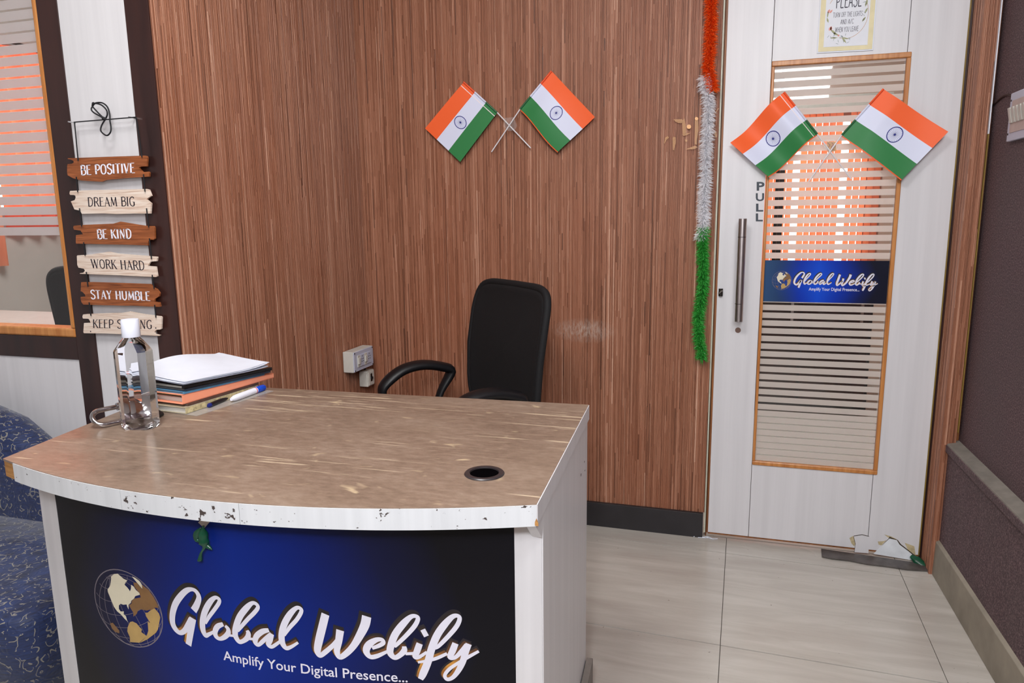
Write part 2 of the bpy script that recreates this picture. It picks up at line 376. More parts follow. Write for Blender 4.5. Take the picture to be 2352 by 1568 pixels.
# 2-D strokes -> strips; a stroke is a list of (x, y, width); mapped to space by fn(x, y)
def strokes(mb, sts, fn, sm=True, k=6, dx=0, dy=0, grow=0, cap=True):
    for st in sts:
        P = smoothp(st, k) if sm and len(st) > 2 else [np.array(p, float) for p in st]
        L_, R_ = [], []
        for i, p in enumerate(P):
            t = P[min(i+1, len(P)-1)][:2]-P[max(i-1, 0)][:2]; t = t/(np.hypot(*t)+1e-9); n = np.array([-t[1], t[0]]); h = p[2]/2+grow
            e = np.zeros(2)
            if grow: e = -t*grow if i == 0 else (t*grow if i == len(P)-1 else e)
            L_.append(p[:2]+n*h+e); R_.append(p[:2]-n*h+e)
        vs = [fn(a[0]+dx, a[1]+dy) for a in L_]+[fn(a[0]+dx, a[1]+dy) for a in R_]; m = len(P)
        mb.add(vs, [(i, i+1, m+i+1, m+i) for i in range(m-1)])
        if cap and not grow:
            for j in ([0, m-1] if sm else []):   # round the ends of joined brush strokes a little
                c = P[j]; r = c[2]/2*.98
                if c[2] < 60: mb.add([fn(c[0]+dx+r*math.cos(a), c[1]+dy+r*math.sin(a)) for a in np.arange(10)*math.pi/5], [tuple(range(10))])
def text_mesh(mb, s, fn, bold=0, spacing=1):
    """built-in face, normalised so that x and y run 0..1 over the text's box (caps/ascender height)"""
    cu = bpy.data.curves.new('t', 'FONT'); cu.body = s; cu.resolution_u = 3; cu.offset = bold; cu.space_character = spacing
    o = bpy.data.objects.new('t', cu); C.objects.link(o); bpy.context.view_layer.update()
    me = bpy.data.meshes.new_from_object(o.evaluated_get(bpy.context.evaluated_depsgraph_get()))
    xs = [v.co.x for v in me.vertices]; x0, x1 = min(xs), max(xs); H_ = .729
    mb.add([fn((v.co.x-x0)/(x1-x0), v.co.y/H_) for v in me.vertices], [tuple(p.vertices) for p in me.polygons])
    bpy.data.objects.remove(o); bpy.data.meshes.remove(me); bpy.data.curves.remove(cu)
def frame3(bl, br, tl, ax, v):                # text box given by three pixels on a real plane
    a, b, c = at(*bl, ax, v), at(*br, ax, v), at(*tl, ax, v)
    return lambda x, y: a+(b-a)*x+(c-a)*y
# thin capital letters drawn as strokes (H heavy, L light)
def glyphs(Hh, Ll, serif):
    g = {}
    def d(ch, w_, *sts): g[ch] = (w_, sts)
    d('B', .46, (0, Hh, [(.1, 0), (.1, 1)]), (1, Hh*.8, [(.1, .985), (.25, .99), (.37, .93), (.39, .77), (.33, .6), (.1, .55)]), (1, Hh*.8, [(.1, .55), (.33, .54), (.42, .42), (.43, .2), (.33, .04), (.1, .015)]))
    d('E', .42, (0, Hh, [(.1, 0), (.1, 1)]), (0, Ll, [(.1, .985), (.4, .985)]), (0, Ll, [(.1, .55), (.34, .55)]), (0, Ll, [(.1, .015), (.42, .015)]))
    d('P', .44, (0, Hh, [(.1, 0), (.1, 1)]), (1, Hh*.8, [(.1, .985), (.28, .98), (.4, .88), (.41, .65), (.33, .48), (.1, .43)]))
    d('O', .52, (1, Hh*.85, [(.27, .99), (.12, .86), (.07, .5), (.12, .14), (.27, .01)]), (1, Hh*.85, [(.27, .99), (.42, .86), (.47, .5), (.42, .14), (.27, .01)]))
    d('S', .44, (1, Hh*.9, [(.4, .84), (.33, .97), (.2, .99), (.08, .86), (.11, .66), (.26, .52), (.38, .38), (.4, .16), (.27, .01), (.13, .03), (.06, .18)]))
    d('I', .2, (0, Hh, [(.1, 0), (.1, 1)]))
    d('T', .46, (0, Hh, [(.23, 0), (.23, 1)]), (0, Ll, [(.02, .985), (.44, .985)]))
    d('V', .46, (0, Hh, [(.06, 1), (.24, 0)]), (0, Ll, [(.42, 1), (.24, 0)]))
    d('D', .5, (0, Hh, [(.1, 0), (.1, 1)]), (1, Hh*.8, [(.1, .985), (.3, .96), (.43, .78), (.45, .48), (.4, .18), (.27, .03), (.1, .015)]))
    d('R', .48, (0, Hh, [(.1, 0), (.1, 1)]), (1, Hh*.8, [(.1, .985), (.28, .98), (.39, .88), (.4, .68), (.32, .53), (.1, .49)]), (0, Hh*.85, [(.26, .5), (.46, 0)]))
    d('A', .5, (0, Ll, [(.06, 0), (.25, 1)]), (0, Hh, [(.25, 1), (.45, 0)]), (0, Ll, [(.13, .33), (.38, .33)]))
    d('M', .6, (0, Ll, [(.08, 0), (.12, 1)]), (0, Hh, [(.12, 1), (.3, .1)]), (0, Ll, [(.3, .1), (.48, 1)]), (0, Hh, [(.48, 1), (.53, 0)]))
    d('G', .5, (1, Hh*.85, [(.43, .84), (.36, .97), (.24, .98), (.1, .82), (.07, .5), (.12, .15), (.26, .01), (.4, .06), (.43, .2)]), (0, Hh, [(.43, .1), (.43, .45)]), (0, Ll, [(.3, .44), (.46, .44)]))
    d('K', .5, (0, Hh, [(.1, 0), (.1, 1)]), (0, Ll, [(.12, .45), (.42, 1)]), (0, Hh, [(.2, .58), (.46, 0)]))
    d('N', .54, (0, Ll, [(.1, 0), (.1, 1)]), (0, Hh, [(.1, 1), (.44, 0)]), (0, Ll, [(.44, 0), (.44, 1)]))
    d('W', .72, (0, Hh, [(.06, 1), (.2, 0)]), (0, Ll, [(.2, 0), (.35, .95)]), (0, Hh, [(.33, 1), (.5, 0)]), (0, Ll, [(.5, 0), (.66, 1)]))
    d('H', .54, (0, Hh, [(.1, 0), (.1, 1)]), (0, Hh, [(.44, 0), (.44, 1)]), (0, Ll, [(.1, .52), (.44, .52)]))
    d('Y', .48, (0, Hh, [(.06, 1), (.24, .48)]), (0, Ll, [(.42, 1), (.24, .48)]), (0, Hh, [(.24, 0), (.24, .5)]))
    d('U', .52, (1, Hh*.9, [(.09, 1), (.09, .5), (.11, .18), (.26, .01), (.4, .18), (.43, .5), (.43, 1)]))
    d('L', .42, (0, Hh, [(.1, 0), (.1, 1)]), (0, Ll, [(.1, .015), (.4, .015)]))
    d('C', .46, (1, Hh*.85, [(.42, .82), (.35, .97), (.23, .98), (.1, .82), (.07, .5), (.12, .15), (.24, .01), (.36, .04), (.43, .2)]))
    d('F', .4, (0, Hh, [(.1, 0), (.1, 1)]), (0, Ll, [(.1, .985), (.4, .985)]), (0, Ll, [(.1, .55), (.34, .55)]))
    d('/', .4, (0, Ll, [(.05, 0), (.33, 1)])); d('.', .2, (0, Hh*1.2, [(.1, 0), (.1, .1)])); d(' ', .26)
    if serif:
        for ch, xs in dict(B=[(.1, 0), (.1, 1)], E=[(.1, 0), (.1, 1)], P=[(.1, 0)], I=[(.1, 0), (.1, 1)], T=[(.23, 0)], V=[(.06, 1), (.42, 1)], D=[(.1, 0), (.1, 1)], R=[(.1, 0), (.46, 0)], A=[(.06, 0), (.45, 0)], M=[(.08, 0), (.53, 0)],
                           K=[(.1, 0), (.1, 1), (.42, 1), (.46, 0)], N=[(.1, 0), (.1, 1), (.44, 1)], W=[(.06, 1), (.66, 1)], H=[(.1, 0), (.1, 1), (.44, 0), (.44, 1)], Y=[(.06, 1), (.42, 1), (.24, 0)], U=[(.09, 1), (.43, 1)], L=[(.1, 0), (.1, 1)]).items():
            g[ch] = (g[ch][0], g[ch][1]+tuple((0, .035, [(x-.075, y+(.015 if y == 0 else -.015)), (x+.075, y+(.015 if y == 0 else -.015))]) for x, y in xs))
    return g
def lettering(mb, s, fn, Hh=.085, Ll=.035, serif=True, asp=1):
    g = glyphs(Hh, Ll, serif); tot = sum(g[c][0]+.03 for c in s); x = 0
    for c in s:
        w_, sts = g[c]
        for sm, th, pts in sts:
            q = [((px+x)/tot*asp, py, th/tot*asp if False else th) for px, py in pts]
            # widths are in letter-height units: work in isotropic space, then squeeze
            q = [((px+x), py, th) for px, py in pts]
            strokes(mb, [q], lambda a, b: fn(a/tot, b), bool(sm), 5, cap=False)
        x += w_+.03

# ------------------------------------------------------------------ ROOM SHELL
XC, YW, YB, XR = -1.392, 1.541, 2.600, .732
HC = 2.75
# floor with tiles
fl = struct('floor')
MB().box((-5.2, -2.2, -.12), (3.2, 6.6, -.004)).build('floor_screed', GROUT, fl)
def clip(poly, x0, x1, y0, y1):
    for ax, lim, sg in ((0, x0, 1), (0, x1, -1), (1, y0, 1), (1, y1, -1)):
        out = []
        for i in range(len(poly)):
            a, b = poly[i-1], poly[i]; ia, ib = (a[ax]-lim)*sg >= 0, (b[ax]-lim)*sg >= 0
            if ia != ib:
                t = (lim-a[ax])/(b[ax]-a[ax]); out.append((a[0]+(b[0]-a[0])*t, a[1]+(b[1]-a[1])*t))
            if ib: out.append(b)
        poly = out
        if len(poly) < 3: return None
    return poly
ta = .0285; tp = .5665; td = .580; g = .001
for i in range(-6, 2):
    for j in range(-8, 1):
        x0, x1 = .058+i*tp, .058+(i+1)*tp; y0, y1 = 2.484+j*td, 2.484+(j+1)*td
        if i < 0: y0 -= .0; 
        P = []
        for a, b in ((x0+g, y0+.0022), (x1-g, y0+.0022), (x1-g, y1-.0022), (x0+g, y1-.0022)):
            dx, dy = a-.058, b-2.484; P.append((.058+dx+ta*(dy-.116), 2.484-ta*dx*1.0+dy))
        P = clip(P, -3.18, .745, -1.90, 2.615)
        if P: MB().prism([(a, b, -.004) for a, b in P], (0, 0, .004)).build('tile', TILE, fl)
MB().box((-1.38, 2.62, -.004), (3.1, 6.4, 0)).build('office_floor', TILE, fl)
MB().box((-5.1, 1.66, -.004), (-1.47, 4.9, 0)).build('meeting_room_floor', TILE, fl)

# back wall (behind reeds) with door opening
wb = struct('wall_back')
m = MB(); m.box((XC-.07, YB+.006, 0), (-.035, YB+.10, HC)); m.box((-.035, YB+.006, 2.15), (.76, YB+.10, HC)); m.box((.76, YB+.006, 0), (3.1, YB+.10, HC))
m.build('wall_core', EDGEBROWN, wb)
def reeds(name, parent, org, u, nrm, L, z0, z1):
    mb = MB(); x = 0; org, u, nrm = Vector(org), Vector(u), Vector(nrm); base = .5
    while x < L:
        w_ = random.choice((.0018, .0022, .0026, .003, .0034, .004, .005)); w_ = min(w_, L-x+1e-4); z = z0-random.random()*.8
        base = .55+.15*(base-.55)+random.gauss(0, .09); dep0 = random.uniform(0, .0011)
        while z < z1:
            h = random.choice((random.uniform(.03, .2), random.uniform(.1, .7))); a, b = max(z, z0), min(z+h, z1); z += h
            if b <= a: continue
            dep = dep0+random.uniform(0, .0008); s_ = min(1, max(0, base+random.gauss(0, .12)))
            if random.random() < .035: s_ = .08; dep = 0
            e = w_*.18; p = []
            for t, dd in ((0, .0009), (e, dep+.0012), (w_-e, dep+.0012), (w_, .0009)):
                p += [org+u*(x+t)+nrm*(dd-.003)+Vector((0, 0, a)), org+u*(x+t)+nrm*(dd-.003)+Vector((0, 0, b-.0003))]
            mb.add(p, [(0, 2, 3, 1), (2, 4, 5, 3), (4, 6, 7, 5), (2, 0, 6, 4)][:4], s_)
        x += w_
    return mb.build(name, REED, parent, shade=True, kind='stuff')
reeds('reed_panelling', wb, (XC-.006, YB+.003, 0), (1, 0, 0), (0, -1, 0), -.016-XC, .096, HC)
# glue smears and drops where a decoration was pulled off
def decal(parent, name, px, plane, mat, ax='y', th=.0012, nrm=(0, -1, 0)):
    P = [at(x, y, ax, plane) for x, y in px]
    return MB().prism(P, Vector(nrm)*th).build(name, mat, parent)
K = 1470/150
def gp(l): return [(1510+a/K, 240+b/K) for a, b in l]
for l in ([(360, 330), (440, 335), (550, 330), (580, 370), (545, 420), (470, 415), (400, 380)], [(555, 400), (610, 300), (640, 480), (650, 640), (570, 670)], [(555, 660), (640, 650), (755, 640), (650, 690), (590, 708)],
          [(845, 300), (915, 300), (925, 560), (885, 830), (890, 900), (840, 900)], [(610, 1010), (700, 985), (850, 925), (905, 960), (830, 1005)], [(150, 860), (180, 740), (230, 710), (262, 745), (200, 800), (160, 890)],
          [(340, 760), (360, 725), (410, 735), (415, 850), (375, 1035), (350, 1020)], [(1280, 610), (1320, 600), (1345, 700), (1320, 760), (1285, 700)], [(1370, 80), (1385, 95), (1300, 215), (1285, 210)], [(615, 790), (680, 790), (660, 850), (635, 845)]):
    decal(wb, 'glue_smear', gp(l), YB-.0045, GLUE)
for cx, cy, r in ((710, 500, 50), (880, 320, 38)):
    decal(wb, 'glue_drop', gp([(cx+r*math.cos(t), cy+r*math.sin(t)) for t in np.arange(14)*2*math.pi/14]), YB-.0045, GLUES, th=.003)
bb = struct('baseboard_back'); MB().box((XC+.003, YB-.012, 0), (-.030, YB+.004, .096)).build('skirting', BLACKBASE, bb, bevel=.001)
# side wall
ws = struct('wall_side')
MB().box((XC-.07, YW+.002, 0), (XC-.006, YB+.1, HC)).build('wall_core', EDGEBROWN, ws)
reeds('reed_panelling', ws, (XC-.003, YW+.001, 0), (0, 1, 0), (1, 0, 0), YB-YW+.002, .0, HC)
# window wall
ww = struct('wall_window')
SIL = .905; WX = -1.748; WT = 2.35; WXL = -3.1
zt = at(0, 815, 'y', YW).z
def bx(name, a, b, mat, par, bev=.0008): return MB().box(a, b).build(name, mat, par, bevel=bev)
bx('lower_panel', (-3.3, YW, 0), (WX+.063, YW+.07, zt), WHITE, ww)
bx('upper_panel', (-3.3, YW, WT+.06), (WX, YW+.07, HC), WHITE, ww)
bx('left_panel', (-3.3, YW, zt), (WXL-.06, YW+.07, WT+.06), WHITE, ww)
bx('pillar_panel', (-1.681, YW, 0), (-1.464, YW+.07, HC), WHITE, ww)
t1 = struct('trim_1'); MB().box((-1.4645, YW-.004, 0), (XC+.0005, YW+.0005, HC)).build('dark_post', DARKWOOD, t1, bevel=.001)
t2 = struct('trim_2'); m = MB(); m.box((WX-.0, YW-.004, 0), (-1.6805, YW+.07, HC)).build('dark_post', DARKWOOD, t2, bevel=.001)
t3 = struct('trim_3'); MB().box((-3.3, YW-.004, zt), (WX, YW+.07, SIL-.026)).build('dark_rail', DARKWOOD, t3, bevel=.001)
wn = struct('window_1')
MB().box((WXL, YW-.006, SIL-.026), (WX, YW+.05, SIL)).build('bottom_bead', ORANGEWOOD, wn, bevel=.005)
MB().box((WX-.014, YW-.006, SIL), (WX, YW+.05, WT)).build('side_bead', ORANGEWOOD, wn, bevel=.004)
MB().box((WXL-.014, YW-.006, SIL), (WXL, YW+.05, WT)).build('side_bead', ORANGEWOOD, wn, bevel=.004)
MB().box((WXL, YW-.006, WT), (WX, YW+.05, WT+.03)).build('top_bead', ORANGEWOOD, wn, bevel=.004)
MB().box((WXL, YW+.018, SIL), (WX-.014, YW+.023, WT)).build('glass_pane', GLASS, wn)
p0 = .02865; z = 1.166; fm = None
while z < WT-.03:
    h = p0-.0052
    if fm is None: fm = MB().box((WXL, YW+.0168, z), (WX-.014, YW+.0176, z+h)).build('frosted_stripe', FROSTW, wn); z0f = z
    else:
        o = fm.copy(); C.objects.link(o); o.parent = wn; o.location = (0, 0, z-z0f)
    z += p0
# right wall
wr = struct('wall_right')
zl = .467; XU = .765
MB().box((XU, -2.1, zl), (XU+.12, YB-.0, HC)).build('upper_wall', GRAN, wr)
MB().box((XR, -2.1, 0), (XU+.12, YB-.07, zl-.03)).build('lower_wall', GRAN, wr)
m = MB(); m.prism([(XR-.006, -2.1, zl-.034), (XR-.006, -2.1, zl-.008), (XU+.02, -2.1, zl+.004), (XU+.02, -2.1, zl-.034)], (0, 4.63, 0)); m.build('ledge', CEMENT, wr, bevel=.004)
m = MB(); m.box((XR-.0085, -2.1, zl-.036), (XR-.003, 2.53, zl-.012)); m.build('ledge_nosing', GRAN, wr, bevel=.002)
br_ = struct('baseboard_right'); m = MB(); m.prism([(XR-.012, -2.0, 0), (XR-.010, -2.0, .118), (XR+.01, -2.0, .13), (XR+.01, -2.0, 0)], (0, 4.53, 0)); m.build('skirting', SKIRT, br_, bevel=.002)
# door post on the right
t4 = struct('trim_4')
MB().box((.7135, 2.510, 0), (.7515, 2.66, HC)).build('post_core', EDGEBROWN, t4)
reeds('reed_facing', t4, (.7095, 2.506, 0), (1, 0, 0), (0, -1, 0), .042, .0, HC)
reeds('reed_return', t4, (.7095, 2.66, 0), (0, -1, 0), (-1, 0, 0), .154, .0, HC)
MB().box((.7518, 2.500, 1.43), (.7545, 2.512, HC)).build('white_edge_strip', PAPER, t4)
MB().box((.7518, 2.500, .50), (.7545, 2.512, 1.43)).build('yellowed_edge_strip', YELLOWED, t4)
MB().box((.7012, 2.604, 0), (.7095, 2.63, HC)).build('gap_shade_strip', DARKWOOD, t4)  # dark strip standing in for the shade in the gap beside the door
MB().box((.7505, 2.53, 0), (XU+.01, 2.61, HC)).build('reveal', EDGEBROWN, t4)
# enclosure
wl = struct('wall_left'); MB().box((-3.35, -2.1, 0), (-3.2, YW+.07, HC)).build('wall_core', WHITE, wl)
wf = struct('wall_front'); MB().box((-3.3, -2.2, 0), (.9, -2.1, HC)).build('wall_core', PALE, wf)
ce = struct('ceiling'); MB().box((-5.2, -2.2, HC), (3.2, 6.6, HC+.1)).build('ceiling_slab', plain('white_ceiling', (226, 224, 222), .8, var=.02), ce)

# ------------------------------------------------------------------ DOOR
dr = struct('door_1'); DY = 2.594; DT = .034
DL, DRX = -.0105, .697; SL, SR = .1345, .5355
GL, GR, GT, GB = .140, .543, 1.697, .304
g = .0008
bx('left_stile', (DL, DY, .024), (SL-g, DY+DT, 2.13), WHITE_D, dr)
bx('right_stile', (SR+g, DY, .024), (DRX, DY+DT, 2.13), WHITE_D, dr)
bx('top_rail', (SL+g, DY, GT), (SR-g, DY+DT, 2.13), WHITE_D, dr)
bx('bottom_rail', (SL+g, DY, .024), (SR-g, DY+DT, GB), WHITE_D, dr)
MB().box((DL-.006, DY+.001, .022), (DL, DY+DT, 2.13)).build('lipping', EDGEBROWN, dr)
MB().box((DRX, DY+.001, .022), (DRX+.004, DY+DT, 2.13)).build('lipping', YELLOWED, dr)
MB().box((DL, DY+.002, .018), (DRX, DY+DT, .024)).build('bottom_lipping', EDGEBROWN, dr)
bw = .0125
GL, GR = SL+.0006, SR+.012
for nm, a, b in (('glazing_bead', (GL, GT-bw-.004), (GR, GT)), ('glazing_bead', (GL, GB), (GR, GB+bw+.002)), ('glazing_bead', (GL, GB+bw+.0021), (GL+bw-.003, GT-bw-.0041)), ('glazing_bead', (GR-bw, GB+bw+.0021), (GR, GT-bw-.0041))):
    MB().box((a[0], DY-.005, a[1]), (b[0], DY+.012, b[1])).build(nm, ORANGEWOOD, dr, bevel=.0025)
gx0, gx1, gz0, gz1 = GL+bw-.003, GR-bw, GB+bw+.002, GT-bw-.004
MB().box((gx0-.002, DY+.012, gz0-.003), (gx1+.002, DY+.017, gz1+.003)).build('glass_pane', GLASS, dr)
bt, bo = at(1900, 598.5, 'y', DY).z, at(1900, 695.5, 'y', DY).z
fy0, fy1 = DY+.0108, DY+.0114
pit = (at(1900, 386, 'y', DY).z-at(1900, 593, 'y', DY).z)/10; gap = .0095
k0 = 0; fm = None; z = bt+.006
def fstripe(a, b):
    global fm, z0f
    if b-a < .002: return
    MB().box((gx0, fy0, a), (gx1, fy1, b)).build('frosted_stripe', FROST, dr)
while z < gz1:
    fstripe(z, min(z+pit-gap, gz1)); z += pit
z = bo-.0035; fstripe(z, bo); z -= gap*.85; n_ = 0
while z > gz0:
    a = z-(pit*.93-gap*.85)
    if z-.36 < 0: pass
    fstripe(max(a, gz0), z); z = a-gap*.85*(1 if n_ < 13 else .55); n_ += 1
# handle, latch, keyhole
hx = at(1706, 510, 'y', DY-.045); hb = at(1697, 738, 'y', DY-.045); ht = at(1706, 502, 'y', DY-.045)
hd = MB().tube([(ht.x, DY-.045, ht.z), (ht.x+.001, DY-.045, hb.z)], .0135, 20).build('pull_handle', STEEL, dr, smooth=True)
for zz in (ht.z-.035, hb.z+.035): MB().tube([(ht.x, DY-.045, zz), (ht.x, DY, zz)], .008, 14).build('standoff', CHROME, hd, smooth=True)
for zz in (ht.z-.062, hb.z+.062): MB().tube([(ht.x, DY-.045, zz-.0008), (ht.x, DY-.045, zz+.0008)], .0138, 20).build('collar_line', DARKMETAL, hd)
p = at(1695, 758, 'y', DY); MB().tube([(p.x, DY-.001, p.z), (p.x, DY+.003, p.z)], .0098, 20).build('keyhole_disc', plain('brown_lock_cap', (110, 84, 74), .4), dr)
p = at(1655.5, 671, 'y', DY-.004); lt = MB(); lt.tube([(p.x, DY-.004, p.z-.013), (p.x, DY-.004, p.z+.013)], .0075, 14); lt = lt.build('latch', DARKMETAL, dr, smooth=True)
MB().tube([(p.x-.008, DY-.013, p.z-.004), (p.x+.006, DY-.013, p.z+.008)], .0025, 8).build('latch_knob', CHROME, lt, smooth=True)
# PULL
for ch, (x0, y0, x1, y1) in zip('PULL', ((1738, 417, 1756, 437), (1736, 443, 1755, 461), (1736.5, 467, 1753, 485), (1736, 489.5, 1752, 507.5))):
    mb = MB(); text_mesh(mb, ch, frame3((x0, y1), (x1, y1), (x0, y0), 'y', DY-.0006), .028); mb.build('letter', GREYDARK, dr)
# banner + logo strokes (traced in the photograph's pixels)
A_, B_ = (1815, 615, 21.38), (1910, 615, 19.6)
RAW = [
 (A_, [(575, 495, 98), (640, 410, 92), (690, 310, 78), (665, 238, 62), (600, 215, 52), (510, 245, 74), (400, 335, 88), (295, 455, 94), (225, 590, 94), (200, 710, 92), (228, 790, 84), (295, 832, 66), (375, 795, 76), (455, 705, 88), (520, 620, 92)]),
 (A_, [(545, 600, 108), (480, 780, 100), (410, 975, 92)]),
 (A_, [(735, 640, 30), (800, 545, 52), (905, 430, 54), (985, 335, 56), (998, 285, 50), (940, 272, 52), (850, 345, 80), (755, 475, 88), (695, 610, 88), (680, 720, 86), (705, 795, 66), (760, 775, 52), (840, 730, 40)]),
 (A_, [(1005, 605, 54), (920, 645, 74), (868, 715, 78), (868, 780, 70), (920, 808, 52), (995, 775, 66), (1060, 715, 74), (1068, 660, 60), (1032, 622, 40)]),
 (A_, [(1050, 742, 32), (1150, 738, 34)]),
 (A_, [(1210, 670, 30), (1260, 610, 50), (1380, 490, 54), (1480, 400, 56), (1545, 325, 54), (1532, 282, 50), (1475, 274, 52), (1385, 345, 80), (1270, 470, 88), (1190, 615, 88), (1162, 720, 84), (1200, 800, 66), (1262, 790, 58), (1335, 735, 74), (1358, 680, 70), (1345, 640, 46)]),
 (A_, [(1345, 748, 34), (1440, 742, 36)]),
 (A_, [(1655, 600, 52), (1560, 630, 74), (1470, 700, 78), (1440, 775, 72), (1475, 812, 50), (1550, 755, 58), (1620, 690, 50), (1680, 640, 40)]),
 (A_, [(1692, 645, 60), (1655, 725, 76), (1622, 785, 72), (1660, 815, 50), (1730, 775, 46), (1810, 715, 36)]),
 (A_, [(1860, 650, 30), (1945, 540, 52), (2055, 430, 54), (2125, 335, 54), (2135, 288, 50), (2080, 274, 52), (1985, 355, 78), (1890, 485, 88), (1830, 620, 88), (1818, 735, 86), (1858, 808, 62), (1930, 788, 46), (2035, 722, 34)]),
 (B_, [(382, 300, 98), (318, 470, 100), (262, 620, 98), (228, 735, 86), (250, 795, 56), (325, 745, 60), (420, 665, 54), (490, 590, 50)]),
 (B_, [(532, 478, 96), (500, 600, 88), (462, 725, 76), (485, 798, 60), (565, 752, 72), (665, 655, 80), (760, 520, 96), (830, 400, 110), (862, 300, 112)]),
 (B_, [(880, 672, 40), (960, 640, 50), (1015, 605, 54), (1005, 568, 46), (940, 572, 60), (850, 628, 84), (808, 705, 84), (840, 772, 58), (920, 765, 54), (1060, 700, 34)]),
 (B_, [(1140, 650, 30), (1175, 615, 46), (1290, 510, 52), (1395, 400, 56), (1442, 318, 52), (1425, 285, 46), (1365, 292, 56), (1270, 375, 82), (1165, 500, 86), (1100, 635, 86), (1082, 720, 80), (1125, 775, 60), (1190, 745, 62), (1245, 690, 70), (1250, 640, 50)]),
 (B_, [(1255, 728, 36), (1360, 722, 38)]),
 (B_, [(1430, 605, 76), (1392, 690, 78), (1362, 758, 66), (1405, 765, 44), (1500, 705, 34)]),
 (B_, [(1482, 440, 62), (1516, 520, 62)]),
 (B_, [(1595, 665, 30), (1645, 630, 46), (1770, 510, 54), (1868, 400, 56), (1908, 315, 52), (1885, 280, 48), (1825, 295, 62), (1730, 385, 84), (1635, 510, 88), (1560, 660, 88), (1500, 820, 88), (1430, 960, 88), (1392, 1030, 62)]),
 (B_, [(1385, 828, 30), (1480, 812, 36), (1600, 780, 42), (1725, 725, 38)]),
 (B_, [(1832, 605, 74), (1792, 690, 78), (1755, 765, 66), (1810, 772, 48), (1890, 700, 56), (1950, 620, 40)]),
 (B_, [(1978, 615, 74), (1930, 720, 78), (1890, 825, 76), (1830, 930, 64), (1760, 1010, 50), (1695, 1032, 46), (1672, 985, 42), (1725, 915, 42), (1820, 850, 40), (1950, 775, 42), (2082, 706, 34)]),
]
LOGO = [[(o[0]+x/o[2], o[1]+y/o[2], w_*.95/o[2]) for x, y, w_ in st] for o, st in RAW]   # in photo pixels of the door banner
GD = dict(
 cream=[[(355, 290), (400, 250), (455, 243), (510, 290), (545, 320), (600, 345), (570, 380), (560, 410), (600, 450), (625, 480), (640, 510), (655, 470), (660, 410), (700, 440), (730, 490), (780, 530), (790, 560), (720, 580), (700, 620), (660, 650), (655, 680), (620, 710), (620, 780), (600, 740), (590, 705), (540, 710), (500, 695), (475, 720), (475, 770), (500, 810), (550, 810), (545, 850), (580, 880), (600, 950), (620, 975), (560, 920), (500, 850), (450, 810), (400, 740), (360, 640), (310, 520), (305, 480), (340, 430), (350, 380), (360, 310)],
        [(670, 285), (720, 300), (780, 350), (820, 410), (825, 470), (790, 430), (740, 370), (690, 310)]],
 bronze=[[(820, 410), (930, 470), (1000, 590), (1050, 680), (1075, 760), (1010, 755), (995, 800), (940, 785), (890, 800), (800, 780), (760, 795), (740, 850), (690, 890), (690, 830), (640, 750), (625, 720), (665, 690), (665, 655), (705, 620), (800, 600), (780, 530), (735, 480), (700, 430), (690, 380), (740, 380), (825, 480)],
         [(340, 990), (380, 980), (430, 1040), (480, 1100), (480, 1140), (420, 1120), (370, 1070)]],
 gold=[[(640, 970), (680, 960), (740, 990), (780, 1040), (820, 1080), (810, 1120), (890, 1180), (850, 1220), (780, 1280), (640, 1270), (640, 1200), (600, 1110), (605, 1050), (625, 1000)],
       [(870, 830), (905, 830), (945, 795), (1010, 765), (1075, 840), (1095, 900), (1060, 1080), (1030, 1130), (900, 1230), (785, 1285), (850, 1225), (892, 1175), (915, 1100), (905, 960), (945, 985), (880, 880)]])
# desk banner surface: a bow-front (parabola in plan)
def bowY(x, off): return .862+off+.36*(x+.83)**2
def desk_px(x, y, off=.05):
    d = ray(x, y); a = .36*d.x**2; b = 2*.36*.83*d.x-d.y; c = .862+off+.36*.83**2
    D = math.sqrt(b*b-4*a*c); t = min(k for k in ((-b-D)/(2*a), (-b+D)/(2*a)) if k > 0); q = CAM+d*t; return q.x, q.z
GC, GRX, GRZ = (-1.010, .511), .087, .074
def globe_poly(l):                       # desk-photo trace -> unit disc
    out = []
    for a, b in l:
        x, z = desk_px(200+a/6.533, 1280+b/6.533); u, v = (x-GC[0])/GRX, (z-GC[1])/GRZ; r = math.hypot(u, v)
        if r > .97: u, v = u*.97/r, v*.97/r
        out.append((u, v))
    return out
def polyfill(mb, P, fn):                 # triangulated concave polygon
    bm = bmesh.new(); vs = [bm.verts.new((a, b, 0)) for a, b in P]; bm.faces.new(vs); bmesh.ops.triangulate(bm, faces=bm.faces[:])
    bm.verts.index_update(); mb.add([fn(v.co.x, v.co.y) for v in bm.verts], [tuple(v.index for v in f.verts) for f in bm.faces]); bm.free()
